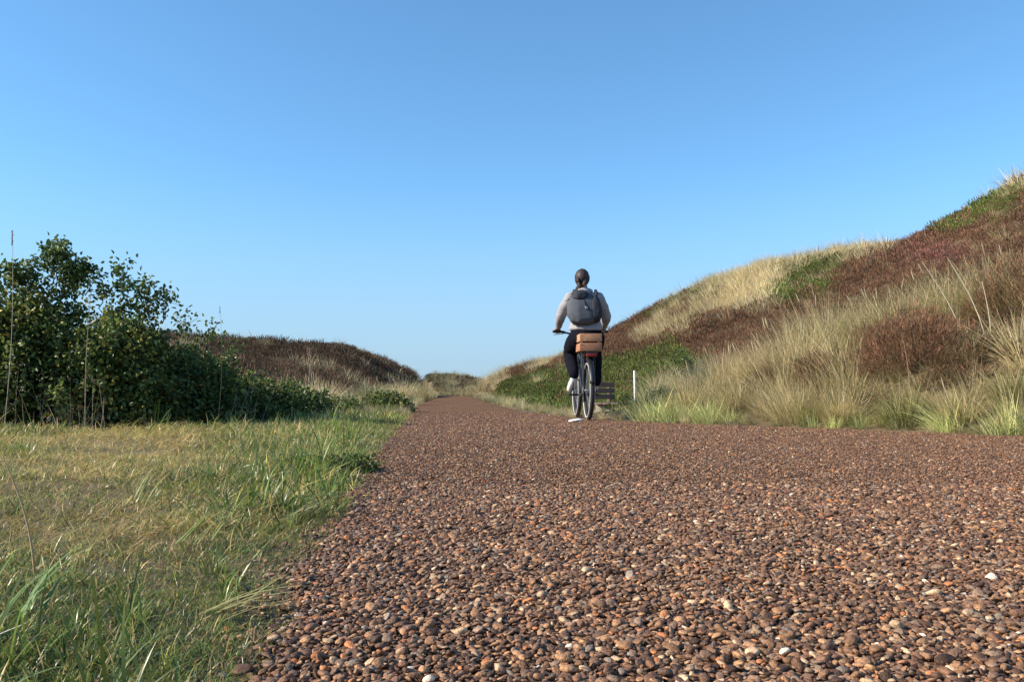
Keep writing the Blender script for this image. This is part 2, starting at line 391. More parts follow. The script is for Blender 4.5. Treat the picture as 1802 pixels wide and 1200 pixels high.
g.add(Vp, [[i*n_+k, i*n_+k+1, (i+1)*n_+k+1, (i+1)*n_+k] for i in range(len(ys)-1) for k in range(NX)])
path = link('path', g.mesh('path', mp)); tag(path, 'reddish brown path of bound chippings running between the dunes', kind='structure')

# pebbles
mpeb, t, p = new_mat('pebble_stone')
oi = t.nodes.new('ShaderNodeObjectInfo'); rp = pal_ramp(t, 1.15); t.links.new(oi.outputs['Random'], rp.inputs[0])
tc = t.nodes.new('ShaderNodeTexCoord'); nn = t.nodes.new('ShaderNodeTexNoise'); nn.inputs['Scale'].default_value = 2.2; nn.inputs['Detail'].default_value = 6
t.links.new(tc.outputs['Object'], nn.inputs['Vector'])
ma = t.nodes.new('ShaderNodeMath'); ma.operation = 'MULTIPLY_ADD'; ma.inputs[1].default_value = 9.7; t.links.new(oi.outputs['Random'], ma.inputs[0])
mr = t.nodes.new('ShaderNodeMapRange'); mr.inputs[1].default_value = .3; mr.inputs[2].default_value = .7; mr.inputs[3].default_value = .62; mr.inputs[4].default_value = 1.4
t.links.new(nn.outputs[0], mr.inputs[0])
# a second, independent shade so that stones of one colour differ
fr = t.nodes.new('ShaderNodeMath'); fr.operation = 'MULTIPLY'; fr.inputs[1].default_value = 913.7; t.links.new(oi.outputs['Random'], fr.inputs[0])
fc = t.nodes.new('ShaderNodeMath'); fc.operation = 'FRACT'; t.links.new(fr.outputs[0], fc.inputs[0])
m2 = t.nodes.new('ShaderNodeMapRange'); m2.inputs[3].default_value = .75; m2.inputs[4].default_value = 1.3; t.links.new(fc.outputs[0], m2.inputs[0])
mm = t.nodes.new('ShaderNodeMath'); mm.operation = 'MULTIPLY'; t.links.new(mr.outputs[0], mm.inputs[0]); t.links.new(m2.outputs[0], mm.inputs[1])
mx = t.nodes.new('ShaderNodeVectorMath'); mx.operation = 'SCALE'; t.links.new(rp.outputs[0], mx.inputs[0]); t.links.new(mm.outputs[0], mx.inputs['Scale'])
t.links.new(mx.outputs[0], p.inputs['Base Color']); p.inputs['Roughness'].default_value = .5; p.inputs['Specular IOR Level'].default_value = .2
bp = t.nodes.new('ShaderNodeBump'); bp.inputs['Strength'].default_value = .25; bp.inputs['Distance'].default_value = .1
t.links.new(nn.outputs[0], bp.inputs['Height']); t.links.new(bp.outputs[0], p.inputs['Normal'])
import bmesh
def pebble_mesh(i, sub):
    bm = bmesh.new(); bmesh.ops.create_icosphere(bm, subdivisions=sub, radius=1.0)
    rr = random.Random(i); sx, sy, sz = 1, rr.uniform(.58, .88), rr.uniform(.38, .62)
    cuts = [(Vector((rr.gauss(0, 1), rr.gauss(0, 1), rr.gauss(0, 1))).normalized(), rr.uniform(.5, .8)) for _ in range(7)]
    for v in bm.verts:
        for nrm, d in cuts:
            k = v.co.dot(nrm)
            if k > d: v.co -= nrm*(k-d)*.8
        v.co *= 1 + .12*mnoise.noise(v.co*1.3+Vector((i*3.1, 0, 0)))
        v.co = Vector((v.co.x*sx, v.co.y*sy, v.co.z*sz))
    me = bpy.data.meshes.new('pebble'); bm.to_mesh(me); bm.free()
    me.polygons.foreach_set('use_smooth', np.ones(len(me.polygons), bool)); me.materials.append(mpeb); return me
peb_hi = [pebble_mesh(i, 2) for i in range(12)]; peb_lo = [pebble_mesh(i+40, 1) for i in range(8)]
def pebble_pts(y0, y1, s):
    xs = np.arange(-1.6, 5.4, s); yy = np.arange(y0, y1, s*.87)
    Xg, Yg = np.meshgrid(xs, yy); Xg[::2] += s/2
    Xg = Xg + rng.uniform(-.42, .42, Xg.shape)*s; Yg = Yg + rng.uniform(-.42, .42, Xg.shape)*s
    x, y = Xg.ravel(), Yg.ravel()
    ed = edge_d(x, y) + .05*vnoise(x*9, y*9, 31)
    k = (ed < .0) & (x < .66*y+.55) & (x > -.66*y-.5)
    k |= (ed >= 0) & (ed < .14) & (x < .66*y+.4) & (x > -.66*y-.4) & (rng.random(len(x)) < np.exp(-ed/.045)*.8)
    return x[k], y[k]
xa, ya = pebble_pts(.62, 3.0, .0080); xb, yb = pebble_pts(3.0, 7.0, .0090); xc, yc = pebble_pts(7.0, 14, .0135)
kc = rng.random(len(xc)) < np.clip((14-yc)/3, 0, 1); xc, yc = xc[kc], yc[kc]
def peb_attr(x, y, base):
    n = len(x); sz = base*np.exp(rng.normal(0, .32, n)); sz = np.clip(sz, .0032, .0125)
    ed = edge_d(x, y); zz = np.where(ed > 0, H(x, y)+.001, .006) + rng.uniform(-.0028, .0036, n) + (sz-.006)*.25
    rot = np.stack([rng.normal(0, .35, n), rng.normal(0, .35, n), rng.uniform(0, 6.28, n)], -1)
    return np.stack([x, y, zz], -1), rot, sz
Pa, ra, sa = peb_attr(xa, ya, .0051); Pb, rb, sb_ = peb_attr(xb, yb, .0048); Pc, rc, sc_ = peb_attr(xc, yc, .0064)
Pc[:, 2] -= .002; Pb = np.r_[Pb, Pc]; rb = np.r_[rb, rc]; sb_ = np.r_[sb_, sc_]
px, py = proj(Pa); vis = (px > 470) & (px < 1795) & (py < 1195) & (edge_d(xa, ya) < 0)
score = np.where(vis, sa/ya, 0); big = np.argsort(-score)[:300]
for i in big:
    o = bpy.data.objects.new('pebble', peb_hi[rng.integers(0, 12)]); col.objects.link(o); o.parent = path
    o.location = Pa[i]; o.rotation_euler = ra[i]; o.scale = (sa[i]*1.12,)*3
keep = np.ones(len(Pa), bool); keep[big] = False
o = scatter('gravel', Pa[keep], ra[keep], sa[keep][:, None]*np.array([1.15, 1.12, .85]), np.ones((keep.sum(), 3)), peb_hi, mpeb); o.parent = path
o = scatter('fine_gravel', Pb, rb, sb_[:, None]*np.array([1.12, 1.12, .6]), np.ones((len(Pb), 3)), peb_lo, mpeb); o.parent = path

# ------------------------------------------------------------------ grass of the left verge
G_GREEN = np.array([.145, .215, .050]); G_YEL = np.array([.33, .32, .10]); G_STRAW = np.array([.60, .47, .24]); G_DARK = np.array([.055, .095, .028]); G_BROWN = np.array([.28, .17, .08])
def mixc(w, cols, n, jit=.2):
    k = rng.choice(len(cols), n, p=np.array(w)/sum(w)); c = np.array(cols)[k]
    return c*np.exp(rng.normal(0, jit, (n, 1)))
def turf(n, Rr, Lm, W, w, up=1.0, seg=4, jit=.25, lie=.0):
    a = Acc(); ang = rng.uniform(0, 6.28, n); rr = Rr*np.sqrt(rng.random(n))
    base = np.stack([rr*np.cos(ang), rr*np.sin(ang), np.full(n, -.006)], -1)
    az = rng.uniform(0, 6.28, n)
    L = Lm*np.exp(rng.normal(0, .35, n)); ph0 = np.abs(rng.normal(.25+lie, .3, n)); ph1 = rng.uniform(.2, 1.5, n)/up
    c = mixc(w, [G_GREEN, G_YEL, G_STRAW, G_DARK, G_BROWN], n, jit)
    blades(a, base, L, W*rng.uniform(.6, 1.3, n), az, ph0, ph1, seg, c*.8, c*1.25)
    return a.mesh('turf')
m_grass = leaf_mat('grass_blade', .36, .38, True, .5)
t_green = [turf(46, .05, .030, .0026, [5, 2.6, 1.2, 2.4, .4], lie=.35) for _ in range(5)]
t_long = [turf(22, .035, .066, .0042, [6, 2.4, .5, 1.6, .0], up=1.0, seg=6, lie=.25) for _ in range(4)]
t_dry = [turf(44, .055, .030, .0022, [1.4, 3, 3.4, .5, 1.6], lie=.75) for _ in range(5)]
t_mat = [turf(26, .06, .055, .0026, [.5, 1.5, 3.4, .2, 1.5], lie=1.2) for _ in range(3)]
tm = t_green + t_long + t_dry + t_mat
def grid_pts(x0, x1, y0, y1, s):
    Xg, Yg = np.meshgrid(np.arange(x0, x1, s), np.arange(y0, y1, s))
    Xg = Xg + rng.uniform(-.5, .5, Xg.shape)*s; Yg = Yg + rng.uniform(-.5, .5, Yg.shape)*s
    return Xg.ravel(), Yg.ravel()
parts = []
for (y0, y1, s, sc) in [(.55, 2.2, .019, .85), (2.2, 4.5, .028, 1.0), (4.5, 9, .045, 1.25), (9, 16, .08, 1.9)]:
    x, y = grid_pts(-.68*y1-.8, 0, y0, y1, s); ed = edge_d(x, y)
    k = (x < Lx(y)+.1) & (ed > -.02 + .05*vnoise(x*5, y*5, 77)) & (x > -.66*y-.6)
    bush = (y > 6.9 + .35*np.clip((x+3.2)/.9, 0, 3)*2) & (y > 6.9)
    k &= ~(bush & (x < -2.2)) | (rng.random(len(x)) < .25)
    parts.append((x[k], y[k], np.full(k.sum(), sc)))
x = np.concatenate([q[0] for q in parts]); y = np.concatenate([q[1] for q in parts]); sc = np.concatenate([q[2] for q in parts])
P = np.stack([x, y, H(x, y)], -1); px, py = proj(P)
# dry and green areas: drier towards the middle-left, greener along the path and near the camera
dry = .62*np.exp(-(((px-160)/330)**2 + ((py-860)/110)**2)*1.0) + .6*fbm(x, y, 1.1, 3, 55) + .30
dry += .25*((py < 800) & (px < 350)); dry -= .22*np.exp(-((px-540)/110)**2)*(py < 1000); dry -= .2*(py > 1040)
u = rng.random(len(x))
longz = (.10 + .28*sstep(960, 1200, py)*(px < 430) + .25*sstep(.1, .35, fbm(x, y, 1.6, 2, 66)))
idx = np.where(u < dry, np.where(rng.random(len(x)) < .35, rng.integers(14, 17, len(x)), rng.integers(9, 14, len(x))), rng.integers(0, 5, len(x)))
lg = (rng.random(len(x)) < longz*.20) & (u > dry); idx = np.where(lg, rng.integers(5, 9, len(x)), idx)
# bare gravelly strip where grass meets path
edd = edge_d(x, y); thin = rng.random(len(x)) < np.clip(.35+edd/.16, 0, 1)
bare = (fbm(x, y, 3.2, 2, 91) > .26) & (rng.random(len(x)) < .35)
k = thin & ~bare
tint = np.exp(rng.normal(0, .16, (len(x), 1)))*np.array([1, 1, 1])*(1+.25*fbm(x, y, 2.5, 2, 12)[:, None])
tint = tint*np.where(py < 900, 1.15, 1.05)[:, None]*np.array([1.1, 1.0, .85])
rot = np.stack([rng.normal(0, .15, len(x)), rng.normal(0, .15, len(x)), rng.uniform(0, 6.28, len(x))], -1)
size = sc*(1-.22*sstep(980, 1100, py))*rng.uniform(.65, 1.3, len(x))*np.clip(.55+edd*2.2, .55, 1)
size *= np.clip(1+.9*fbm(x, y, 2.9, 2, 15), .75, 1.6)*(1+.5*np.exp(-((px-560)/120)**2)*((py > 735) & (py < 900)))*(1+.7*np.clip((6.4-np.abs(y-7.2)*4)/6.4, 0, 1)*(px < 420))
lw = (edd < .16) & (rng.random(len(x)) < .10); size[lw] *= 1.7
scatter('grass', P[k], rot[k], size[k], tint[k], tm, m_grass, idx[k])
print('turf', k.sum())
# ------------------------------------------------------------------ vegetation of the dunes
m_heath = leaf_mat('heather_sprig', .8, .15, True, .15)
def heather_mesh(n=260, rad=.26, h=.2, cols=None, L=.05, W=.011):
    a = Acc(); d = unit(rng.normal(size=(n, 3))+np.array([0, 0, .4])); d[:, 2] = np.abs(d[:, 2])
    base = d*np.array([rad, rad, h])*(rng.random((n, 1))**.4) ; base[:, 2] -= .02
    az = np.arctan2(d[:, 1], d[:, 0]) + rng.normal(0, .5, n); ph = np.arccos(np.clip(d[:, 2], -1, 1))*.8
    c = cols[rng.integers(0, len(cols), n)]*np.exp(rng.normal(0, .22, (n, 1)))
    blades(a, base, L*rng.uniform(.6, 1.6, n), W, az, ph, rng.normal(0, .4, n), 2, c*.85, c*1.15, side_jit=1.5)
    return a.mesh('heather_sprigs')
HB = np.array([[.20, .095, .055], [.14, .076, .045], [.26, .122, .070], [.09, .056, .034], [.20, .145, .08]])
HG = np.array([[.075, .12, .030], [.11, .16, .042], [.05, .08, .025], [.15, .17, .05], [.16, .14, .06]])
heath = [heather_mesh(cols=HB) for _ in range(4)]
green = [heather_mesh(cols=HG, L=.04, W=.018) for _ in range(3)]
def marram_mesh(n, rad, L, W, w, lean=.25, seg=5, spread=.28, stalks=0, az0=math.pi, droop=.9):
    a = Acc(); ang = rng.uniform(0, 6.28, n); rr = rad*np.sqrt(rng.random(n))
    base = np.stack([rr*np.cos(ang), rr*np.sin(ang), np.full(n, -.03)], -1)
    ax = np.cos(ang)*spread*rr/rad*1.4 + rng.normal(0, spread*.7, n) + math.cos(az0)*lean; ay = np.sin(ang)*spread*rr/rad*1.4 + rng.normal(0, spread*.7, n)
    az = np.arctan2(ay, ax); ph0 = np.hypot(ax, ay)
    Ls = L*np.clip(np.exp(rng.normal(-.1, .3, n)), .3, 1.25)
    c = mixc(w, [np.array([.22, .23, .085]), np.array([.46, .39, .17]), np.array([.72, .58, .33]), np.array([.10, .13, .05]), np.array([.31, .19, .10])], n, .2)
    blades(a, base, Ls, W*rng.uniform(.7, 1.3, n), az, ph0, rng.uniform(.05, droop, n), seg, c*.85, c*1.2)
    if stalks:
        ns = stalks; b2 = base[:ns]; az2 = az0+rng.normal(0, .9, ns); c2 = np.array([.46, .38, .24])*np.exp(rng.normal(0, .12, (ns, 1)))
        Pp = blades(a, b2, L*rng.uniform(1.15, 1.35, ns), W*1.0, az2, np.abs(rng.normal(.2, .12, ns)), rng.uniform(.0, .2, ns), 5, c2, c2, side_jit=.3)
        tip = Pp[:, -1]; dr = unit(Pp[:, -1]-Pp[:, -2])      # seed heads
        for j in range(ns):
            q = tip[j]-dr[j]*np.linspace(.14, 0, 5)[:, None]; tube(a, q, np.array([.25, .8, 1, .8, .15])*.006, 4, c2[j]*1.1, cap=False)
    return a.mesh('marram_blades')
mar_far = [marram_mesh(90, .12, .5, .009, [.5, 3, 7, .2, .6], seg=4) for _ in range(4)]
mar_grn = [marram_mesh(90, .12, .5, .009, [4, 3, 1.5, 1, .2], seg=4) for _ in range(3)]
m_mar = leaf_mat('marram_blade', .5, .25, True)

def cover(x, y, spc):
    P = np.stack([x, y, H(x, y)], -1); px, py = proj(P); n = len(x); ed = edge_d(x, y)
    nz = fbm(x, y, .5, 3, 40); u = rng.random(n)
    t_ = np.zeros(n, int)                              # 0 heather 1 pale marram 2 green low 3 green marram 4 none
    right = px > 845
    jx = px + rng.normal(0, 12, n); jy = py + rng.normal(0, 8, n)
    ridge = [(1235, 515), (1290, 470), (1400, 430), (1600, 390), (1650, 395), (1560, 440), (1490, 465), (1410, 525), (1310, 560), (1240, 548)]
    t_[right & inpoly(jx, jy, ridge) & (u < .93)] = 1
    g1 = [(1350, 530), (1390, 475), (1470, 452), (1500, 480), (1450, 525), (1400, 545)]
    g2 = [(1630, 385), (1820, 300), (1830, 350), (1740, 400), (1640, 430)]
    g3 = [(1120, 565), (1180, 520), (1240, 478), (1310, 465), (1270, 500), (1180, 545)]
    g4 = [(868, 715), (885, 680), (960, 660), (1100, 636), (1200, 612), (1250, 640), (1230, 700), (1100, 735), (940, 735)]
    for q in (g1, g2, g3): t_[right & inpoly(jx, jy, q) & (u < .85)] = 2
    t_[right & inpoly(jx, jy, g4) & (u < .9)] = 2
    g5 = [(1080, 600), (1200, 530), (1262, 520), (1250, 575), (1150, 605)]
    m = right & inpoly(jx, jy, g5); t_[m & (nz > .12)] = 1
    t_[right & (px < 900) & (u < .55)] = 1
    t_[right & (px < 1000) & (nz > .1) & (py < 660)] = 1
    top = [(1700, 340), (1830, 270), (1830, 315), (1760, 345)]
    t_[right & inpoly(jx, jy, top)] = 1
    # left hill
    t_[~right & (nz > .3) & (u < .6)] = 1
    t_[~right & (px > 760) & (u < .55) & (nz > -.1)] = 3
    # fringe by the path
    fr = (ed < 1.5) & (u < .75-.25*(y > 20)); t_[fr] = np.where(rng.random(fr.sum()) < .5, 1, 3)
    t_[(ed < .9)] = np.where(rng.random((ed < .9).sum()) < .35, 1, 3)
    m = right & inpoly(px, py, g4) & (ed > .5); t_[m & (u < .92)] = 2
    t_[(ed < np.where(y > 11, -.02, .12))] = 4
    t_[(t_ == 0) & (u > .985)] = 1
    t_[(rng.random(n) < .06)] = 4
    t_[np.hypot((x-1.5)/.45, (y-12.0)/.9) < 1] = 4
    return P, px, py, t_
sets = []
for (x0, x1, y0, y1, s, sc) in [(0, 13, 6, 17, .19, .8), (-1, 24, 17, 34, .30, 1.25), (-3, 40, 34, 62, .42, 1.75), (-18, 30, 62, 112, .7, 2.6)]:
    x, y = grid_pts(x0, x1, y0, y1, s); k = (x > Rx(y)) & (x < .68*y+1.5); sets.append((x[k], y[k], np.full(k.sum(), sc)))
for (x0, x1, y0, y1, s, sc) in [(-13, 0, 11, 20, .26, .95), (-24, 0, 20, 36, .36, 1.45), (-34, 0, 36, 62, .48, 1.9), (-30, 0, 62, 150, .8, 3.0)]:
    x, y = grid_pts(x0, x1, y0, y1, s); k = (x < Lx(y)) & (x > -.68*y-1.5); sets.append((x[k], y[k], np.full(k.sum(), sc)))
x, y = grid_pts(-30, 20, 100, 150, .9); k = (x > Rx(y)) & (x < 0.3*y); sets.append((x[k], y[k], np.full(k.sum(), 3.0)))
x = np.concatenate([q[0] for q in sets]); y = np.concatenate([q[1] for q in sets]); sc = np.concatenate([q[2] for q in sets])
# leave out what lies hidden well behind the ridges
a_ = np.degrees(np.arctan2(x, y)); Dr = np.interp(a_, TAB[:, 0], TAB[:, 2]); k = np.hypot(x, y) < Dr*1.12+1
x, y, sc = x[k], y[k], sc[k]
P, px, py, tt = cover(x, y, sc)
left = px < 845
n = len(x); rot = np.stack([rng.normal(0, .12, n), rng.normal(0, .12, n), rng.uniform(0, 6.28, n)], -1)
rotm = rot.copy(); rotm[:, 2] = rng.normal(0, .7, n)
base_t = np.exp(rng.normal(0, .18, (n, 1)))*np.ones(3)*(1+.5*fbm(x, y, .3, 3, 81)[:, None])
th = base_t*np.where(left[:, None], np.array([.62, .74, .80]), np.array([1.0, 1.0, 1.0]))  # left hill: greyer heather, with its shade also put into the tint
purple = np.exp(-(((px-1660)/70)**2+((py-455)/22)**2)); th = th*(1+purple[:, None]*np.array([.20, .0, .35]))
mk = tt == 0
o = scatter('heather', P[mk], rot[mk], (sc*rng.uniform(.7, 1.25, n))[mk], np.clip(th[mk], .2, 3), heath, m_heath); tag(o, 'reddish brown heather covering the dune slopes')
mk = tt == 2
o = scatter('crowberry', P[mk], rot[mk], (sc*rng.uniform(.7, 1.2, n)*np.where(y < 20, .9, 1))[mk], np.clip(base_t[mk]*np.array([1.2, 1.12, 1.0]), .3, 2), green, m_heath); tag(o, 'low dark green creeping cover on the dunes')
mk = tt == 1
hs = np.where(edge_d(x, y) < 1.0, .42, .8)*np.where(y < 17, .8, 1.0)
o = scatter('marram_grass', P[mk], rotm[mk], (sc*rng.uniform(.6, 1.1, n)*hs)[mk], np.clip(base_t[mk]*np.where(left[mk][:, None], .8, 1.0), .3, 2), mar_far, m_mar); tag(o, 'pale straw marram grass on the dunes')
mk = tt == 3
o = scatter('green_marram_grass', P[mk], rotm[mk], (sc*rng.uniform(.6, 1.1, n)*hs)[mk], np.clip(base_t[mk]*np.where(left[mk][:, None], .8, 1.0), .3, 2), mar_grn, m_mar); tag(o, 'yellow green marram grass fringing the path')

# --- big single tufts on the right bank, each a thing
m_mar1 = leaf_mat('marram_blade_single', .5, .25, False)
m_heath1 = leaf_mat('heather_sprig_single', .8, .15, False, .15)
KIND = {'straw': [.8, 3, 7, .3, .5], 'green': [6, 4, .5, .8, .0], 'olive': [2.2, 3.2, 4.0, .7, .5], 'rust': [1, 2, 2.2, .6, 3]}
TUF = [  # px, Y, length, n, kind, stalks, label
 (1215, 11.0, .52, 900, 'straw', 8, 'pale straw marram tuft next right of the white marker post'),
 (1275, 10.4, .66, 1100, 'straw', 10, 'straw coloured marram tuft with seed heads, second clump right of the white post'),
 (1335, 9.9, .72, 1100, 'straw', 10, 'tall straw marram tuft below the green patch of the dune'),
 (1290, 9.1, .38, 700, 'olive', 3, 'short olive marram tuft at the path edge in front of the straw clumps'),
 (1400, 9.4, .84, 1400, 'straw', 14, 'bushy straw marram tuft left of the rust brown heather bush'),
 (1455, 9.9, .95, 1300, 'olive', 12, 'olive marram tuft rising behind the bushy straw one'),
 (1395, 8.2, .42, 800, 'straw', 4, 'low blonde grass tuft leaning over the edge of the path'),
 (1530, 9.3, 1.0, 1500, 'olive', 16, 'dense olive marram tuft behind the big heather bush'),
 (1590, 9.0, 1.02, 1500, 'olive', 8, 'tall green and straw marram tuft left of the bleached stalks'),
 (1675, 8.9, 1.05, 1600, 'olive', 12, 'tallest marram tuft of the bank with bleached stalks standing above it'),
 (1755, 8.6, .98, 1500, 'olive', 12, 'grey green marram tuft beside the tallest one at the edge of the photo'),
 (1830, 8.2, .95, 1500, 'rust', 8, 'rust tinged marram tuft cut by the right border of the photo'),
 (1480, 7.9, .48, 900, 'straw', 5, 'arching straw tuft in front of the smaller heather bush'),
 (1595, 7.45, .40, 1000, 'green', 0, 'bright green grass tuft arching at the path edge under the heather'),
 (1690, 7.1, .34, 800, 'olive', 3, 'low yellowish tuft at the path edge right of the bright green one'),
 (1790, 6.95, .46, 1000, 'green', 2, 'green and yellow grass tuft at the right corner of the path edge'),
 (1200, 9.75, .30, 600, 'olive', 0, 'low grey green tuft bending over the path beside the dark shrub'),
 (560, 13.2, .52, 900, 'straw', 9, 'pale marram tuft with tall seed stalks behind the rose bushes'),
 (500, 12.0, .40, 600, 'straw', 5, 'small straw tuft growing out of the low end of the rose bushes'),
 (655, 17.5, .50, 900, 'green', 3, 'yellow green tuft behind the low shrub at the left path edge'),
 (705, 22.0, .62, 900, 'straw', 4, 'blonde rounded tuft at the far left edge of the path'),
 (740, 29.0, .7, 800, 'olive', 3, 'farthest olive tuft on the left side of the path'),
]
for (px_, Y, Ln, nb, kd, st, lb) in TUF:
    if px_ > 1180: Ln *= (.78 if px_ < 1480 else .66) if Ln > .45 else .95; st = (st+2)//4
    W_ = .0046 if Y < 12 else .0075
    me = marram_mesh(nb, .17*Ln/.7+.06, Ln, W_, KIND[kd], lean=.16, seg=6, spread=.30, stalks=st, droop=1.3 if kd == 'green' else .95)
    me.materials.append(m_mar1)
    o = link('marram_tuft', me, loc=world_at(px_, Y)); tag(o, lb, 'grass tuft', 'marram tufts beside the path')
# extra blades between them (uncountable fringe)
near_m = [marram_mesh(170, .13, .6, .0045, [1.6, 3, 5, .5, .8], seg=5, stalks=0) for _ in range(5)] + [marram_mesh(150, .12, .34, .0045, [3, 4, 3, .6, .3], seg=5, droop=1.6) for _ in range(3)]
x, y = grid_pts(.6, 9.5, 4.6, 13, .19); ed = edge_d(x, y); P = np.stack([x, y, H(x, y)], -1); px, py = proj(P)
k = (x > Rx(y)) & (ed > .06) & (ed < 1.75) & (px > 1135) & (px < 1900)
k &= ~((ed > 1.0) & (rng.random(len(x)) < .4)); k &= (rng.random(len(x)) < .8) & ((fbm(x, y, 1.3, 2, 61) > -.22) | (px > 1500))
k &= ~((np.hypot((px-1600)/120, (ed-1.0)/.5) < 1) & (rng.random(len(x)) < .75))
x, y, ed, px, P = x[k], y[k], ed[k], px[k], P[k]; n = len(x)
lump = fbm(x, y, 1.6, 2, 71)
idx = np.where(ed < .55, rng.integers(5, 8, n), rng.integers(0, 5, n))
sz = np.where(ed < .5, rng.uniform(.5, 1.0, n), rng.uniform(.55, 1.1, n)*np.interp(px, [1135, 1250, 1450, 1802], [.55, .75, .74, .74]))
sz = sz*np.clip(1+.9*lump, .5, 1.5)
o = scatter('marram_fringe', P, np.stack([rng.normal(0, .1, n), rng.normal(0, .1, n), rng.normal(0, .8, n)], -1), sz, np.exp(rng.normal(.06, .22, (n, 1)))*np.clip(1+.7*fbm(x, y, 2.3, 2, 72), .6, 1.5)[:, None]*np.where((ed < .5)[:, None], np.array([.92, 1.12, .9]), np.ones(3)), near_m, m_mar, idx)
tag(o, 'straw and green marram grass filling the bank along the path')

# heather bushes that stand out
def heather_bush(px_, Y, rad, h, n, cols, lb):
    t_ = empty('heather_bush', world_at(px_, Y), 0, lb, 'heather', 'heather bushes on the bank')
    a = Acc()
    for _ in range(26):
        an, rr = rng.uniform(0, 6.28), rng.uniform(.3, .9); tip = np.array([math.cos(an)*rad*rr, math.sin(an)*rad*rr, h*rng.uniform(.5, .9)])
        s_ = np.linspace(0, 1, 5)[:, None]; tube(a, np.array([0, 0, -.03])+tip*s_**[1, 1, .8]+rng.normal(0, .008, (5, 3)), np.linspace(.006, .002, 5), 4, (.09, .06, .045), cap=False)
    link('stem', a.mesh('stem', m_heath1), parent=t_)
    a = Acc(); nc = n//18
    d = unit(rng.normal(size=(nc, 3))); d[:, 2] = np.abs(d[:, 2]); cc = d*np.array([rad, rad, h])*(rng.uniform(.35, 1, (nc, 1))**.5)
    cc *= 1+.25*np.array([mnoise.noise(Vector(q*4)) for q in d])[:, None]
    b = np.repeat(cc, 18, 0) + rng.normal(0, .028, (nc*18, 3)); dd = np.repeat(d, 18, 0)+rng.normal(0, .7, (nc*18, 3))
    cb = np.repeat(cols[rng.integers(0, len(cols), nc)]*np.exp(rng.normal(0, .2, (nc, 1))), 18, 0)*np.exp(rng.normal(0, .15, (nc*18, 1)))
    az = np.arctan2(dd[:, 1], dd[:, 0]); ph = np.abs(np.arctan2(np.hypot(dd[:, 0], dd[:, 1]), dd[:, 2]))*.7
    blades(a, b, rng.uniform(.03, .075, len(b)), .0055, az, ph, rng.normal(0, .3, len(b)), 2, cb*.85, cb*1.2, side_jit=1.5)
    fo = link('foliage', a.mesh('foliage', m_heath1), parent=t_); fo['kind'] = 'stuff'
    return t_
HR_ = np.array([[.25, .12, .075], [.20, .10, .06], [.30, .16, .09], [.17, .11, .06]])
heather_bush(1610, 8.05, .62, .62, 15000, HR_, 'largest rust brown heather bush among the grass of the right bank')
heather_bush(1445, 8.7, .34, .40, 6000, HR_*.85, 'smaller brown heather bush left of the largest one')
heather_bush(1795, 8.3, .5, .66, 10000, HR_, 'rust heather bush at the right border of the photo')
heather_bush(1355, 9.3, .26, .34, 4000, HR_*.8, 'smallest dark heather bush low in the straw coloured grass')

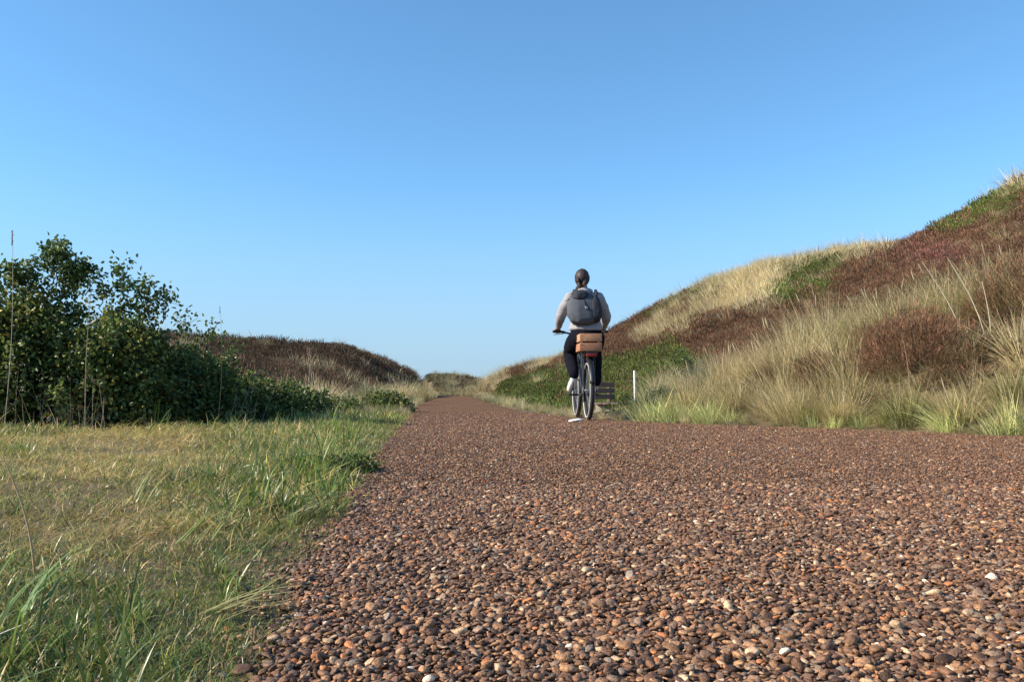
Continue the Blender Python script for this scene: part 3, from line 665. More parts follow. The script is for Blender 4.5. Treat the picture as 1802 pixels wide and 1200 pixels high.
# ------------------------------------------------------------------ rose bushes on the left
m_leaf = leaf_mat('rose_leaf', .42, .36, False, .4)
m_bark = simple_mat('rose_bark', (.16, .12, .085), .85)
m_hip = simple_mat('rose_hip_skin', (.55, .12, .03), .35)
LG = np.array([[.080, .120, .032], [.115, .165, .040], [.165, .21, .055], [.050, .078, .027], [.33, .32, .07], [.21, .24, .09]])
def bush(name, px_, Y, rx, ry, h, nc, lb, cat, sprigs=(), group=None, leaf=.05, hips=0, yellow=.12, low=0.0):
    o0 = world_at(px_, Y); t_ = empty(name, o0, 0, lb, cat, group)
    stem = Acc(); tips = []
    for _ in range(int(16+nc/40)):
        an, rr = rng.uniform(0, 6.28), rng.uniform(.2, .95); tip = np.array([math.cos(an)*rx*rr, math.sin(an)*ry*rr, h*math.sqrt(max(.05, 1-rr*rr*.8))*rng.uniform(.7, 1)])
        b0 = np.array([tip[0]*.35, tip[1]*.35, -.03])+rng.normal(0, .05, 3)*[1, 1, 0]
        s_ = np.linspace(0, 1, 7)[:, None]; q = b0 + (tip-b0)*np.c_[s_**1.4, s_**1.4, s_**.85] + rng.normal(0, .014, (7, 3))
        tube(stem, q, np.linspace(.009, .003, 7), 5, (.16, .12, .085), cap=False); tips.append(q[-1])
    fol = Acc()
    d = unit(rng.normal(size=(nc, 3))+[0, 0, .25]); d[:, 2] = np.abs(d[:, 2])
    lump = 1+.38*np.array([mnoise.noise(Vector((q[0]*2.6+px_*.01, q[1]*2.6, q[2]*2.6))) for q in d]) + rng.normal(0, .05, nc)
    rad = (rng.uniform(.12, 1, nc)**.36)*lump
    cc = d*np.array([rx, ry, h])*rad[:, None]; cc[:, 2] = np.maximum(cc[:, 2], .03)
    nl = 15
    cw = LG[rng.choice(len(LG), nc, p=[.25, .28, .2, .15, .05, .07])]
    ye = rng.random(nc) < yellow; cw = np.where(ye[:, None], np.array([.20, .19, .04]), cw)
    B = np.repeat(cc, nl, 0)+rng.normal(0, min(.055, leaf*1.3), (nc*nl, 3)); B[:, 2] = np.maximum(B[:, 2], .01)
    dd = np.repeat(d, nl, 0)*.6+rng.normal(0, .8, (nc*nl, 3))
    cl = np.repeat(cw, nl, 0)*np.exp(rng.normal(0, .25, (nc*nl, 1)))
    odd = rng.random(len(B)) < .008; cl[odd] = [.42, .25, .05]
    leaves(fol, B, dd, leaf*rng.uniform(.6, 1.25, len(B)), leaf*.6, cl)
    for (sx, sy, tx, ty, dens) in sprigs:            # shoots that break the outline: photo px/row of foot and tip
        f0 = np.array([(sx-901)/FPX*Y, Y, HC+(YH-sy)/FPX*Y])-o0; f1 = np.array([(tx-901)/FPX*Y, Y+rng.uniform(-.2, .2), HC+(YH-ty)/FPX*Y])-o0
        s_ = np.linspace(0, 1, 8)[:, None]; q = f0+(f1-f0)*s_ + np.r_[[[0, 0, 0]], rng.normal(0, .012, (6, 3)), [[0, 0, 0]]]
        tube(stem, q, np.linspace(.006, .0025, 8), 5, (.16, .12, .085), cap=False)
        for br in range(5):
            i0 = rng.integers(2, 7); e_ = q[i0]+rng.normal(0, 1, 3)*[.11, .11, .05]+[0, 0, .08]
            tube(stem, np.linspace(q[i0], e_, 4), np.linspace(.003, .0015, 4), 4, (.2, .15, .1), cap=False)
            m_ = int(dens*.1); Bq = e_+rng.normal(0, .035, (m_, 3)); leaves(fol, Bq, rng.normal(0, 1, (m_, 3))+[0, 0, .4], leaf*rng.uniform(.6, 1.2, m_), leaf*.55, LG[rng.integers(0, 4, m_)]*1.15)
        m_ = int(dens*.7); tq = rng.uniform(.45, 1, m_)[:, None]; Bq = f0+(f1-f0)*tq+rng.normal(0, .05, (m_, 3))*[1, 1, .7]
        leaves(fol, Bq, rng.normal(0, 1, (m_, 3))+[0, 0, .4], leaf*rng.uniform(.6, 1.2, m_), leaf*.6, LG[rng.integers(0, 4, m_)]*1.15)
    link('stem', stem.mesh('stem', m_bark, smooth=True), parent=t_)
    fo = link('foliage', fol.mesh('foliage', m_leaf), parent=t_); fo['kind'] = 'stuff'
    if hips:
        a = Acc(); ellipsoid(a, (0, 0, 0), (.013, .013, .012), 10, 6); hm = a.mesh('rose_hip', m_hip, smooth=True)
        for _ in range(hips):
            q = cc[rng.integers(0, nc)]; link('rose_hip', hm, parent=t_, loc=(q[0]*1.02, q[1]*1.05-.03, q[2]))
    return t_
RG = 'wild rose bushes left of the path'
bush('rose_bush', -110, 8.0, .9, .8, 1.2, 700, 'rose bush at the left border, cut by the edge of the photo', 'bush', [(-30, 560, -20, 455, 90)], RG, hips=6)
bush('rose_bush', 60, 8.2, .62, .9, 1.32, 1600, 'tallest rose bush with a leafy shoot standing highest against the sky', 'bush', [(100, 520, 92, 428, 330), (110, 520, 120, 445, 200), (115, 520, 148, 462, 220), (60, 520, 20, 475, 160), (40, 520, 38, 470, 110), (70, 520, 60, 468, 100), (150, 520, 156, 478, 60)], RG, hips=8, yellow=.24)
bush('rose_bush', 215, 8.2, .62, .8, 1.02, 1200, 'second tallest rose bush, two thin leafy shoots rising from it', 'bush', [(222, 560, 208, 462, 120), (262, 560, 268, 498, 120), (285, 570, 296, 512, 90), (180, 550, 190, 500, 70)], RG, hips=6, yellow=.20)
bush('rose_bush', 345, 8.8, .46, .75, .66, 650, 'dark rose bush sloping down next to the two thin shoots', 'bush', [(320, 620, 312, 560, 60), (360, 620, 372, 580, 60)], RG, hips=4)
bush('rose_bush', 425, 9.7, .52, .7, .46, 560, 'low rose bush right of the dark sloping one, under the dune skyline', 'bush', [(415, 650, 405, 600, 50)], RG, hips=2)
bush('rose_bush', 515, 10.6, .5, .6, .32, 460, 'lowest rose bush at the right end of the row', 'bush', [], RG)
bush('low_shrub', 600, 12.2, .34, .4, .17, 240, 'low dark green shrub between the rose bushes and the path', 'shrub', [], 'low shrubs on the verge', leaf=.04)
bush('low_shrub', 680, 14.2, .36, .4, .26, 340, 'rounded dark shrub spilling onto the left edge of the path', 'shrub', [], 'low shrubs on the verge', leaf=.045)
bush('low_shrub', 1168, 10.35, .20, .2, .16, 240, 'small dark shrub at the right path edge below the white post', 'shrub', [], 'low shrubs on the verge', leaf=.028)
bush('low_shrub', 1205, 13.0, .26, .3, .42, 260, 'dark rounded shrub among straw grass right of the white post', 'shrub', [], 'low shrubs on the verge', leaf=.035)
bush('creeping_plant', 575, 3.45, .19, .12, .030, 260, 'dark patch of small leaved creeping plant at the edge of the path', 'plant', [], 'creeping plants in the verge', leaf=.014)
bush('creeping_plant', 625, 3.55, .07, .06, .03, 90, 'small leafy plant crouching where the grass ends at the gravel', 'plant', [], 'creeping plants in the verge', leaf=.014)

# ------------------------------------------------------------------ single stalks
m_stalk = leaf_mat('dry_stalk', .6, .2, False)
def stalk(px0, Y0, px1, py1, r0, lb, Y1=None, head=0.0, bow=.03, c=(.45, .36, .20), cat='stalk', name='dry_stalk'):
    o0 = world_at(px0, Y0); Y1 = Y1 or Y0; e_ = np.array([(px1-901)/FPX*Y1, Y1, HC+(YH-py1)/FPX*Y1])-o0
    s_ = np.linspace(0, 1, 12)[:, None]; q = np.array([0, 0, -.01])+(e_+[0, 0, .01])*s_ + np.array([bow, 0, 0])*np.sin(s_*math.pi)
    a = Acc(); tube(a, q, np.linspace(r0, r0*.45, 12), 6, c)
    o = link(name, a.mesh(name, m_stalk, smooth=True), loc=o0); tag(o, lb, cat, 'single dry stalks')
    if head:
        a = Acc(); dr = unit(e_); n = 60; tt_ = rng.uniform(0, 1, n)[:, None]
        B = e_-dr*head*tt_; leaves(a, B, dr+rng.normal(0, .35, (n, 3)), head*.16, head*.05, np.array(c)*np.array([.8, .62, .6]))
        link('seed_head', a.mesh('seed_head', m_stalk), parent=o)
    return o
stalk(62, 1.45, 6, 806, .0021, 'longest dry stalk leaning left in the near grass', bow=.012, c=(.55, .38, .20))
stalk(243, 2.0, 238, 905, .0011, 'thin pale stalk standing upright in the middle of the near grass', bow=-.004)
stalk(232, 5.2, 231, 782, .0028, 'short straight stalk in the dry turf below the rose bushes', bow=.0)
stalk(68, 1.62, 64, 985, .0012, 'short straw stalk at the foot of the longest leaning one')
stalk(7, 7.1, 22, 408, .0035, 'tall pale stalk rising left of the tallest rose bush', head=.12, c=(.5, .42, .3))
stalk(382, 7.6, 387, 540, .0017, 'thin stalk with a dark seed head standing against the sky', head=.06, c=(.2, .17, .12))
stalk(150, 7.0, 162, 500, .0035, 'pale bare stalk in front of the tallest rose bush', bow=-.02, c=(.42, .34, .24))
stalk(175, 6.8, 183, 700, .004, 'stubby dead stem at the shaded foot of the bushes', bow=.01, c=(.35, .28, .2))
stalk(400, 9.3, 428, 645, .0045, 'bent grey stem leaning right at the low rose bush', bow=-.04, c=(.4, .34, .26))
stalk(1706, 8.0, 1622, 460, .006, 'thick bleached stalk leaning left, first of the pair above the bank', bow=.05, c=(.78, .68, .48))
stalk(1740, 7.9, 1668, 455, .006, 'thick bleached stalk leaning left, second of the pair above the bank', bow=.05, c=(.78, .68, .48))
stalk(1745, 7.9, 1728, 495, .005, 'straight bleached stalk right of the leaning pair', bow=.02, c=(.78, .68, .48))
stalk(540, 12.6, 545, 615, .0065, 'pale stalk with feathery head above the tuft left of the path', head=.22, bow=.01, c=(.55, .46, .32))
stalk(556, 12.7, 541, 612, .005, 'twin pale stalk crossing the feathery one left of the path', head=.2, bow=.01, c=(.5, .42, .3))
stalk(1478, 7.75, 1482, 655, .0035, 'straw stem standing in front of the smaller heather bush', c=(.5, .42, .27))
stalk(1598, 7.5, 1590, 600, .0035, 'straw stem standing in front of the largest heather bush', c=(.5, .36, .24))
def blade_bundle(px_, Y, n, L, az, lb, c, ph=(1.15, .4)):
    a = Acc(); o0 = world_at(px_, Y); base = rng.normal(0, .020, (n, 3))*[1, 1, .1]+[0, 0, .012]
    blades(a, base, L*rng.uniform(.6, 1.1, n), .0048, az+rng.normal(0, .42, n), ph[0]+rng.normal(0, .08, n), ph[1]+rng.normal(0, .1, n), 7, np.array(c)*np.exp(rng.normal(0, .2, (n, 1))), np.array(c)*1.3, side_jit=.4)
    o = link('grass_blades', a.mesh('grass_blades', m_stalk), loc=o0); tag(o, lb, 'grass', 'loose blade bundles')
blade_bundle(375, 1.22, 14, .14, .25, 'yellowish broad blades lying across the grass onto the gravel', (.30, .27, .10))
blade_bundle(30, 1.15, 12, .13, 1.2, 'glossy green blades arching in the bottom left corner', (.12, .2, .05), (.5, .8))
blade_bundle(330, 1.75, 9, .14, .5, 'single clump of green blades slanting up towards the path', (.13, .2, .05), (.8, .2))
blade_bundle(505, 2.15, 8, .13, .35, 'thin yellow blades reaching over the gravel edge', (.36, .30, .15), (.9, .7))
blade_bundle(15, 1.05, 1, .1, .8, 'bleached white blade lying in the corner grass', (.62, .58, .5), (1.2, .1))
blade_bundle(235, 2.4, 8, .12, 1.0, 'spiky yellow green clump in the middle of the turf', (.25, .25, .09), (.5, .5))

# ------------------------------------------------------------------ white posts, red marker, scrap
m_white = simple_mat('white_paint', (.82, .82, .80), .5, var=.06)
def post(px_, Y, top, w, lb):
    o0 = world_at(px_, Y, -.05); h = HC+(YH-top)/FPX*Y - o0[2]
    o = bevelled('marker_post', (-w/2, -w/2, 0), (w/2, w/2, h), m_white, None, bev=w*.15); o.location = o0; o.rotation_euler = (0, R(-1.2), .3)
    tag(o, lb, 'post', 'white marker posts')
post(1118, 12.6, 652, .030, 'slim white marker post in the grass right of the bench')
post(1169, 23, 617, .045, 'distant thin white post on the slope above the near one')
m_red = simple_mat('red_panel', (.62, .06, .04), .5); m_pole = simple_mat('grey_pole', (.2, .2, .2), .5)
t_ = empty('red_marker', world_at(847, 88), .2, 'tiny red marker board at the far end of the path', 'sign')
zz = HC+(YH-676)/FPX*88 - t_.location.z
bevelled('pole', (-.03, -.03, -.1), (.03, .03, zz-.2), m_pole, t_, .008); bevelled('panel', (-.15, -.02, zz-.2), (.15, .02, zz+.24), m_red, t_, .01)
def crumple(V):
    V = V.copy(); V[:, 2] *= .7; 
    for i, q in enumerate(V): V[i] = q*(1+.35*mnoise.noise(Vector(q*2.1)))
    return V
a = Acc(); ellipsoid(a, (0, 0, 0), (.078, .07, .022), 20, 8, fn=crumple)
o = link('white_scrap', a.mesh('white_scrap', m_white), loc=(.70, 9.35, .024)); o.rotation_euler = (0, R(-6), .2)
tag(o, 'small white scrap lying on the path just before the bicycle wheels', 'litter')

# bench
m_wood = simple_mat('weathered_wood', (.20, .14, .11), .85, scale=25, var=.35)
m_stone = simple_mat('concrete_foot', (.30, .26, .2), .9)
b0 = world_at(1083, 12.4)
bench = empty('bench', (b0[0], b0[1], b0[2]-.02), R(66), 'dark weathered wooden bench half sunk in grass behind the bicycle', 'bench')
topz = HC+(YH-671)/FPX*12.2 - (b0[2]-.02); print('bench', b0, topz); topz = max(topz, .30)
for i in range(3):
    bevelled('backrest_slat', (-.52, .17, topz-.08-i*.088), (.52, .20, topz-i*.088-.008), m_wood, bench, .006)
for i in range(3):
    bevelled('seat_slat', (-.52, -.2+i*.12, topz-.33), (.52, -.09+i*.12, topz-.30), m_wood, bench, .006)
for s_ in (-1, 1):
    bevelled('leg', (s_*.4-.04, -.16, -.1), (s_*.4+.04, .16, topz-.332), m_stone, bench, .008)
    bevelled('back_post', (s_*.4-.03, .203, -.1), (s_*.4+.03, .245, topz-.03), m_wood, bench, .006)
a = Acc(); ellipsoid(a, (0, 0, 0), (.16, .10, .04), 16, 8, fn=crumple); sb2 = world_at(1066, 11.3)
o = link('flat_stone', a.mesh('flat_stone', m_stone, smooth=True), loc=(sb2[0], sb2[1], sb2[2]+.02)); tag(o, 'pale flat slab lying in the grass below the bench', 'stone')

# ------------------------------------------------------------------ bicycle
BX, BY = .891, 9.9
BR = R(2.6)
m_black = simple_mat('black_paint', (.018, .018, .02), .4, spec=.5, var=.2)
m_rubber = simple_mat('tyre_rubber', (.028, .025, .025), .75, var=.3, scale=120)
m_metal = simple_mat('dull_alloy', (.42, .42, .43), .38, metal=.85)
m_refl = simple_mat('reflective_stripe', (.72, .70, .68), .45, var=.05)
m_redl = simple_mat('red_lens', (.20, .012, .01), .25)
bike = empty('bicycle', (BX, BY, .008), BR, 'black city bicycle ridden away from the camera along the path edge', 'bicycle')
def torus(acc, R0, r0, n=48, m=10, c=(.5,)*3, off=0.0, rz=1.0):
    V = []; 
    for i in range(n):
        a1 = i*2*math.pi/n
        for j in range(m):
            b1 = j*2*math.pi/m; rr = R0+r0*math.cos(b1)*rz
            V.append((off+r0*math.sin(b1), rr*math.cos(a1), rr*math.sin(a1)))
    acc.add(V, [[i*m+j, ((i+1) % n)*m+j, ((i+1) % n)*m+(j+1) % m, i*m+(j+1) % m] for i in range(n) for j in range(m)], c)
def wheel(ly):
    a = Acc(); torus(a, .308, .013, 56, 8); o = link('wheel', a.mesh('rim', m_metal, smooth=True), parent=bike, loc=(0, ly, .343))
    a = Acc(); torus(a, .318, .025, 64, 14, rz=.98); link('tyre', a.mesh('tyre', m_rubber, smooth=True), parent=o)
    for s_ in (-1, 1):
        a = Acc(); torus(a, .312, .0055, 64, 6, off=s_*.0235); link('reflective_stripe', a.mesh('reflective_stripe', m_refl, smooth=True), parent=o)
    a = Acc()
    for k in range(28):
        an = k*2*math.pi/28; s_ = (-1)**k; b2 = an+.35*(1 if k % 4 < 2 else -1)
        tube(a, [(s_*.03, .02*math.cos(b2), .02*math.sin(b2)), (0, .3*math.cos(an), .3*math.sin(an))], .0012, 4, cap=False)
    link('spokes', a.mesh('spokes', m_metal), parent=o)
    a = Acc(); tube(a, [(-.05, 0, 0), (-.03, 0, 0), (.03, 0, 0), (.05, 0, 0)], [.012, .022, .022, .012], 12); link('hub', a.mesh('hub', m_metal, smooth=True), parent=o)
wheel(0); wheel(1.1)
def tpart(name, segs, mat, sides=10):
    a = Acc()
    for pts, r_ in segs: tube(a, pts, r_, sides)
    return link(name, a.mesh(name, mat, smooth=True), parent=bike)
BB = (0, .46, .29); ST = (0, .30, .76)
tpart('frame', [([BB, ST], .017), ([BB, (0, .93, .66)], .021), ([(0, .32, .60), (0, .90, .80)], .018), ([(0, .94, .64), (0, .89, .86)], .021),
    ([(-.055, 0, .343), (-.045, .2, .31), (-.03, .44, .29)], .010), ([(.055, 0, .343), (.045, .2, .31), (.03, .44, .29)], .010),
    ([(-.055, 0, .343), (-.045, .12, .5), (-.015, .29, .72)], .009), ([(.055, 0, .343), (.045, .12, .5), (.015, .29, .72)], .009)], m_black)
tpart('fork', [([(-.055, 1.1, .343), (-.052, 1.0, .60), (0, .955, .645)], .012), ([(.055, 1.1, .343), (.052, 1.0, .60), (0, .955, .645)], .012)], m_black)
tpart('seat_post', [([ST, (0, .26, .90)], .013)], m_metal)
tpart('handlebar_stem', [([(0, .89, .86), (0, .88, 1.02), (0, .93, 1.06)], .014)], m_black)
tpart('handlebar', [([(-.20, .84, 1.075), (-.12, .93, 1.065), (0, .95, 1.06), (.12, .93, 1.065), (.20, .84, 1.075)], .012)], m_black)
for s_ in (-1, 1): tpart('grip', [([(s_*.19, .85, 1.075), (s_*.25, .80, 1.08), (s_*.345, .76, 1.078)], .017)], m_rubber)
for s_ in (-1, 1): tpart('brake_lever', [([(s_*.20, .87, 1.06), (s_*.27, .86, 1.05), (s_*.33, .84, 1.045)], .005)], m_metal, 6)
a = Acc(); ellipsoid(a, (0, 0, 0), (.09, .14, .035), 20, 10, fn=lambda V: V*np.c_[np.clip(.75-.5*V[:, 1], .25, 1.2), np.ones(len(V)), np.ones(len(V))])
link('saddle', a.mesh('saddle', m_black, smooth=True), parent=bike, loc=(0, .24, .925))
def guard(cy, a0, a1, name):
    a = Acc(); n = 26; V = []
    for i in range(n+1):
        an = R(a0+(a1-a0)*i/n)
        for (x_, dr) in ((-.031, -.014), (-.022, 0), (0, .006), (.022, 0), (.031, -.014)):
            V.append((x_, .358*math.cos(an)+dr*math.cos(an), .358*math.sin(an)+dr*math.sin(an)))
    m = 5; a.add(V, [[i*m+j, i*m+j+1, (i+1)*m+j+1, (i+1)*m+j] for i in range(n) for j in range(m-1)])
    o = link(name, a.mesh(name, m_black, smooth=True), parent=bike, loc=(0, cy, .343))
    md = o.modifiers.new('t', 'SOLIDIFY'); md.thickness = .002; return o
guard(0, 15, 168, 'mudguard'); guard(1.1, 40, 160, 'mudguard')
tpart('rack', [([(-.07, .22, .765), (-.07, -.24, .765)], .006), ([(.07, .22, .765), (.07, -.24, .765)], .006), ([(-.07, -.24, .765), (.07, -.24, .765)], .006), ([(-.07, .05, .765), (.07, .05, .765)], .005),
    ([(-.065, -.1, .765), (-.06, 0, .35)], .006), ([(.065, -.1, .765), (.06, 0, .35)], .006), ([(-.07, .1, .765), (-.06, 0, .35)], .005), ([(.07, .1, .765), (.06, 0, .35)], .005), ([(-.05, .22, .765), (-.02, .29, .72)], .006), ([(.05, .22, .765), (.02, .29, .72)], .006)], m_black, 8)
bevelled('rear_light', (-.06, -.275, .722), (.06, -.247, .758), m_redl, bike, .008)
bevelled('battery_pack', (-.055, -.2, .776), (.055, .2, .789), m_black, bike, .005)
tpart('crank', [([(-.055, .46, .29), (-.07, .29, .295)], .009), ([(.055, .46, .29), (.07, .63, .285)], .009), ([(-.06, .46, .29), (.06, .46, .29)], .016)], m_metal)
a = Acc(); tube(a, [(.043, .46, .29), (.05, .46, .29)], .095, 32); link('chain_guard', a.mesh('chain_guard', m_black), parent=bike)
for s_, py_ in ((-1, .29), (1, .63)): bevelled('pedal', (min(s_*.085, s_*.21), py_-.04, .28), (max(s_*.085, s_*.21), py_+.04, .303), m_black, bike, .005)
tpart('kickstand', [([(-.06, .06, .33), (-.09, -.14, .31)], .008)], m_metal, 8)

# crate on the rack
m_crate = simple_mat('crate_wood', (.40, .18, .095), .75, scale=22, var=.5, bump=.5)
m_crate2 = simple_mat('crate_wood_pale', (.50, .25, .13), .75, scale=22, var=.45)
crate = empty('wooden_crate', (BX, BY, .80), BR, 'orange brown wooden slat crate carried on the rear rack', 'crate')
cw, cd = .128, .18
for k, (z0, z1) in enumerate(((.0, .092), (.108, .198))):
    mt = m_crate if k == 0 else m_crate2
    for sy in (-1, 1): bevelled('slat', (-cw, min(sy*cd, sy*(cd-.012)), z0), (cw, max(sy*cd, sy*(cd-.012)), z1), mt, crate, .003)
    for sx in (-1, 1): bevelled('slat', (min(sx*cw, sx*(cw-.012)), -cd+.014, z0+.002), (max(sx*cw, sx*(cw-.012)), cd-.014, z1-.002), mt, crate, .003)
for sx in (-1, 1):
    for sy in (-1, 1): bevelled('corner_post', (sx*(cw-.026)-.012, sy*(cd-.027)-.012, .004), (sx*(cw-.026)+.012, sy*(cd-.027)+.012, .192), m_crate, crate, .003)
m_nail = simple_mat('nail_head', (.12, .10, .09), .5, metal=.6)
for sx in (-1, 1):
    for zc in (.025, .07, .13, .175):
        bevelled('nail', (sx*.104-.004, -cd-.0025, zc-.004), (sx*.104+.004, -cd+.001, zc+.004), m_nail, crate, .001)
bevelled('base_board', (-cw+.014, -cd+.014, .002), (cw-.014, cd-.014, .012), m_crate, crate, .002)

# ------------------------------------------------------------------ rider
m_skin = simple_mat('skin', (.48, .27, .20), .55, var=.08)
m_hair = simple_mat('dark_hair', (.045, .026, .019), .45, scale=90, var=.5, bump=.6, dist=.01)
m_hood = simple_mat('pale_sweatshirt', (.33, .31, .315), .9, var=.08, scale=14, bump=.4, dist=.01)
m_trou = simple_mat('black_trousers', (.010, .010, .016), .95, spec=.05, var=.2, scale=18, bump=.4, dist=.01)
m_shoe = simple_mat('white_shoe', (.80, .78, .75), .6, var=.05); m_sole = simple_mat('dark_sole', (.05, .045, .045), .8)
rider = empty('person', (BX, BY, .008), BR, 'person with dark tied hair, pale sweatshirt and black trousers cycling away with a backpack', 'person')
SL, SR = (-.175, .37, 1.475), (.175, .37, 1.47)
EL, ER = (-.275, .50, 1.245), (.285, .50, 1.24)
WL, WR = (-.285, .73, 1.125), (.285, .73, 1.125)
# body: one continuous figure
a = Acc()
chain(a, [(0, .22, 1.0), (0, .25, 1.14), (0, .31, 1.30), (0, .36, 1.42)], [(.155, .10, .10), (.14, .10, .1), (.15, .10, .1), (.13, .08, .08)], .03)
chain(a, [(0, .37, 1.45), (-.02, .39, 1.60)], [.062, .055])
chain(a, [(-.026, .40, 1.655), (-.03, .395, 1.72)], [(.070, .085, .085), (.076, .092, .078)])
chain(a, [(-.026, .44, 1.615), (-.026, .41, 1.63)], [(.045, .05, .035), (.06, .07, .05)])
chain(a, [(-.026, .478, 1.70), (-.026, .497, 1.675)], [.012, .015], .01)          # nose
for S_, E_, W_, s_ in ((SL, EL, WL, -1), (SR, ER, WR, 1)):
    chain(a, [(0, .36, 1.45), S_, E_, W_], [.07, .052, .042, .027])
    w = np.array(W_); palm = w+np.array([s_*.004, .055, -.012])
    chain(a, [w, palm, palm+np.array([0, .03, -.002])], [.026, (.038, .034, .018), (.038, .02, .016)], .012)
    for k in range(4):
        kx = s_*(-.030+.020*k); ln = (1, 1.1, 1.04, .85)[k if s_ < 0 else 3-k]
        b1 = palm+np.array([kx, .035, .002]); chain(a, [b1, b1+np.array([0, .022*ln, -.026]), b1+np.array([0, .0, -.052*ln])], [.0095, .009, .008], .007)
    b1 = palm+np.array([-s_*.034, .0, -.010]); chain(a, [b1, b1+np.array([-s_*.012, .022, -.026]), b1+np.array([s_*.004, .04, -.038])], [.012, .011, .009], .007)
for hip, kn, an in (((-.10, .22, .98), (-.15, .60, .80), (-.148, .19, .52)), ((.10, .22, .98), (.16, .63, .84), (.158, .50, .44))):
    chain(a, [hip, kn, an], [.085, .056, .036], .03)
fused('body', a, m_skin, rider, .007, 4)
# face (looks ahead, away from the camera) and ears
for s_ in (-1, 1):
    a = Acc(); ellipsoid(a, (0, 0, 0), (.010, .018, .030), 12, 8); link('ear', a.mesh('ear', m_skin, smooth=True), parent=rider, loc=(-.027+s_*.079, .405, 1.685))
for s_ in (-1, 1):
    a = Acc(); ellipsoid(a, (0, 0, 0), (.013, .008, .008), 10, 6); link('eye', a.mesh('eye', m_shoe, smooth=True), parent=rider, loc=(-.027+s_*.032, .485, 1.705))
a = Acc(); ellipsoid(a, (0, 0, 0), (.024, .007, .007), 10, 6); link('mouth', a.mesh('mouth', simple_mat('lips', (.35, .1, .09), .5), smooth=True), parent=rider, loc=(-.027, .488, 1.638))
# hair: cap, low bun, tail over the left shoulder, built from strands on a solid
def hairfn(V):
    V = V.copy()
    for i, q in enumerate(V):
        V[i] = q*(1+.05*mnoise.noise(Vector((q[0]*9, q[1]*3, q[2]*2))))
        if q[1] > .35 and q[2] < .55: V[i][1] = .35+ (q[1]-.35)*.2
    return V
a = Acc(); ellipsoid(a, (-.027, .393, 1.700), (.089, .108, .112), 40, 26, fn=hairfn)
for k in range(46):      # strands drawn back and down to the tie
    an = rng.uniform(-2.6, 2.6); st = np.array([-.027+.085*math.sin(an)*.9, .39-.05+.06*math.cos(an), 1.70+.105*math.cos(an)]); en = np.array([-.06, .335, 1.60])
    s_ = np.linspace(0, 1, 6)[:, None]; q = st*(1-s_)+en*s_; q[:, 1] -= np.sin(s_[:, 0]*math.pi)*.055; tube(a, q, .006, 4, cap=False)
for k in range(90):
    st = np.array([-.055, .34, 1.605])+rng.normal(0, .014, 3); md_ = np.array([-.09, .30, 1.55])+rng.normal(0, .014, 3); en = np.array([-.15, .30, 1.40])+rng.normal(0, .028, 3)
    s_ = np.linspace(0, 1, 7)[:, None]; q = (1-s_)**2*st+2*s_*(1-s_)*md_+s_**2*en; tube(a, q, np.linspace(.009, .004, 7), 4, cap=False)
link('hair', a.mesh('hair', m_hair, smooth=True), parent=rider)
a = Acc(); torus(a, .02, .008, 20, 8); o = link('hair_tie', a.mesh('hair_tie', simple_mat('rust_hair_tie', (.4, .13, .06), .7), smooth=True), parent=rider, loc=(-.055, .33, 1.60)); o.rotation_euler = (0, R(60), 0)
# sweatshirt
a = Acc()
chain(a, [(-.012, .21, 1.07), (-.008, .225, 1.11), (0, .275, 1.22), (0, .33, 1.34), (0, .355, 1.43)], [(.205, .16, .05), (.195, .15, .07), (.175, .14, .08), (.175, .135, .08), (.14, .11, .07)], .03)
chain(a, [(0, .36, 1.45), (-.008, .375, 1.535)], [(.10, .085, .05), (.068, .068, .02)])
for s_, S_, E_, W_ in ((-1, SL, EL, WL), (1, SR, ER, WR)):
    S2 = np.array(S_); E2 = np.array(E_); W2 = np.array(W_)
    chain(a, [(0, .35, 1.43), S2*[.93, 1, .985], (S2+E2)/2, E2, E2+(W2-E2)*.5, E2+(W2-E2)*.88], [.09, .080, .072, .066, .056, .044])
fused('sweatshirt', a, m_hood, rider, .011, 5, .012)
a = Acc(); ellipsoid(a, (-.01, .325, 1.53), (.105, .06, .045), 20, 12, fn=hairfn); link('hood', a.mesh('hood', m_hood, smooth=True), parent=rider)
# trousers
a = Acc()
chain(a, [(0, .21, 1.03), (0, .20, .95)], [(.195, .15, .06), (.205, .17, .09)], .03)
chain(a, [(-.10, .23, .95), (-.135, .42, .89), (-.15, .60, .80), (-.155, .42, .68), (-.15, .20, .555), (-.15, .19, .53)], [.125, .108, .085, .08, .064, .060])
chain(a, [(.10, .23, .95), (.14, .42, .91), (.16, .63, .84), (.165, .58, .66), (.16, .51, .47), (.16, .51, .45)], [.125, .108, .085, .08, .064, .060])
fused('trousers', a, m_trou, rider, .011, 5, .010)
def shoe(x, toe, heel, ank):
    toe, heel, ank = map(np.array, (toe, heel, ank)); mid = (toe+heel)/2
    o = skin('shoe', [tuple(ank), tuple(heel+(ank-heel)*.25), tuple(mid+(ank-mid)*.15), tuple(toe)], [(0, 1), (1, 2), (2, 3)], [.043, .041, .044, .036], m_shoe, rider, root=1)
    d = unit(toe-heel); nrm = unit(np.cross(d, [1, 0, 0])); nrm = nrm if nrm[2] < 0 else -nrm
    skin('sole', [tuple(heel+nrm*.032-d*.015), tuple(mid+nrm*.034), tuple(toe+nrm*.028+d*.012)], [(0, 1), (1, 2)], [(.012, .036), (.012, .038), (.012, .034)], m_sole, rider, root=1, sub=1)
shoe(-1, (-.195, .31, .335), (-.165, .15, .45), (-.15, .19, .53))
shoe(1, (.15, .67, .345), (.155, .49, .385), (.158, .50, .46))

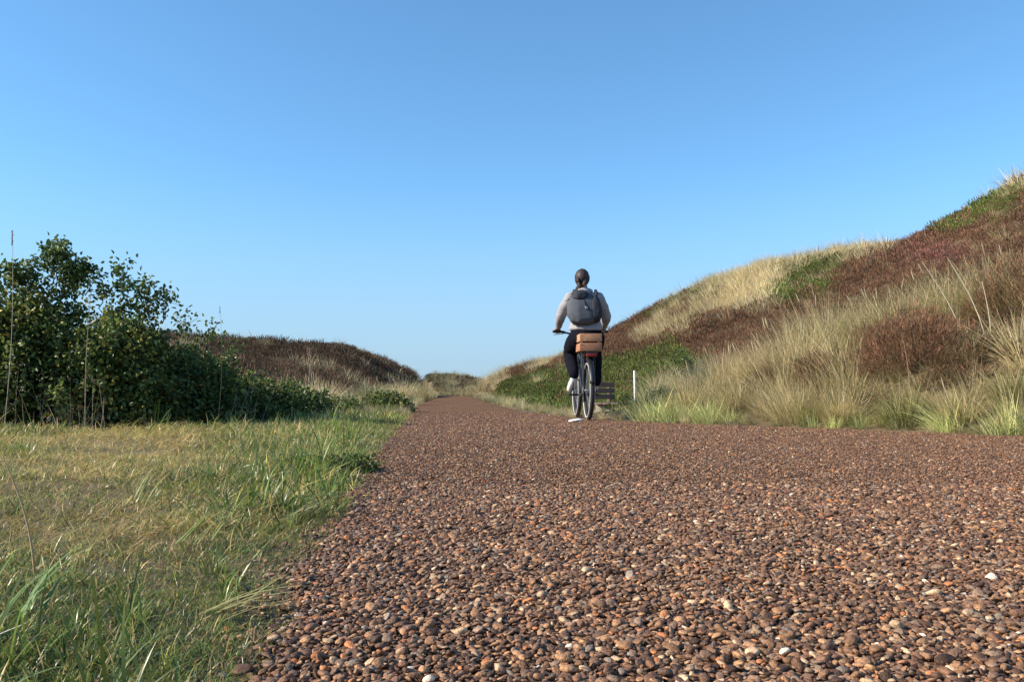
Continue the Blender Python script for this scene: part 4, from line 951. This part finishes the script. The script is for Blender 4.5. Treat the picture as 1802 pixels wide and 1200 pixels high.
# backpack
m_pack = simple_mat('grey_canvas', (.085, .092, .105), .85, var=.35, scale=9, bump=.5, dist=.01)
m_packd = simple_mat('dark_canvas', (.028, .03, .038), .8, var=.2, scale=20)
pack = empty('backpack', (BX, BY, .008), BR, 'grey canvas drawstring backpack with dark flap worn by the cyclist', 'backpack')
def packfn(V):
    V = V.copy()
    for i, q in enumerate(V):
        w = 1.0 - .30*max(0, q[2])**1.3 + .08*max(0, -q[2])
        sgn = np.sign(q[0])*abs(q[0])**.75; z = np.sign(q[2])*abs(q[2])**.75
        f = 1+.09*mnoise.noise(Vector((q[0]*2.5, q[1]*2.5, q[2]*3)))+.03*mnoise.noise(Vector(q*8))
        V[i] = (sgn*w*f, np.sign(q[1])*abs(q[1])**.8*f, z*f)
    return V
def at_pack(V, c):                # leans with the back
    return V
def pk(name, c, r_, mat, fn=packfn, rx=R(-17), nu=36, nv=24):
    a = Acc(); ellipsoid(a, (0, 0, 0), r_, nu, nv, fn=fn); o = link(name, a.mesh(name, mat, smooth=True), parent=pack, loc=c); o.rotation_euler = (rx, R(-4), 0); return o
pk('pack_body', (-.052, .10, 1.305), (.19, .105, .205), m_pack)
pk('flap', (-.085, .108, 1.435), (.105, .095, .075), m_packd)
pk('shaded_side', (.085, .085, 1.30), (.075, .095, .165), m_packd)  # dark bulge added to paint the shade on the pack's right half
for z_ in (-.02, -.075): pk('pocket_seam', (-.06, .012-z_*.3, 1.25+z_), (.11, .018, .012), m_packd, nu=16, nv=8)
a = Acc()
for k in range(22):
    an = k*2*math.pi/22
    q = [( -.045+.115*math.cos(an), .135+.075*math.sin(an), 1.43), (-.05+.06*math.cos(an), .14+.05*math.sin(an), 1.475)]
    tube(a, q, .010, 5)
link('gathered_neck', a.mesh('gathered_neck', m_pack, smooth=True), parent=pack)
for s_, mt in ((-1, m_packd), (1, m_packd)):
    a = Acc(); tube(a, [(s_*.10, .16, 1.42), (s_*.125, .22, 1.505), (s_*.13, .34, 1.54), (s_*.14, .46, 1.50), (s_*.15, .47, 1.38)], [.016, .018, .019, .018, .016], 8)
    link('strap', a.mesh('strap', mt, smooth=True), parent=pack)
a = Acc(); tube(a, [(-.05, .02, 1.39), (-.045, -.005, 1.34), (-.03, -.012, 1.30)], .008, 6); link('buckle_strap', a.mesh('buckle_strap', m_packd, smooth=True), parent=pack)
bevelled('buckle', (-.045, -.028, 1.285), (-.015, -.012, 1.315), m_metal, pack, .004)

# thin dry stems in front of and through the bushes
def stems_mesh():
    a = Acc(); n = 9; base = rng.normal(0, .07, (n, 3))*[1, 1, 0]; c = mixc([2, 2, 1], [np.array([.34, .28, .17]), np.array([.22, .17, .12]), np.array([.45, .40, .26])], n, .15)
    P_ = blades(a, base, rng.uniform(.10, .5, n), .0032, rng.uniform(0, 6.28, n), np.abs(rng.normal(.2, .2, n)), rng.uniform(-.1, .6, n), 6, c, c, side_jit=1.5)
    for j in range(n):
        if rng.random() < .5:
            B = P_[j, -1]+rng.normal(0, .012, (8, 3)); leaves(a, B, rng.normal(0, 1, (8, 3))+[0, 0, .6], .018, .007, c[j]*.9)
    return a.mesh('dry_stems')
st_m = [stems_mesh() for _ in range(5)]
x, y = grid_pts(-6.2, -1.6, 6.6, 12.5, .22); P = np.stack([x, y, H(x, y)], -1); px, py = proj(P)
front = np.interp(px, [0, 330, 550, 720], [6.9, 7.5, 10, 12.5]); k = (np.abs(y-front-.15) < .45) & (rng.random(len(x)) < .42) & (x < Lx(y)-.1)
P = P[k]; n = len(P)
o = scatter('dry_grass_stems', P, np.stack([rng.normal(0, .1, n), rng.normal(0, .1, n), rng.uniform(0, 6.28, n)], -1), rng.uniform(.45, 1.25, n), np.exp(rng.normal(0, .2, (n, 1)))*np.ones(3), st_m, m_mar)
tag(o, 'thin dry grass stems at the foot of the rose bushes')
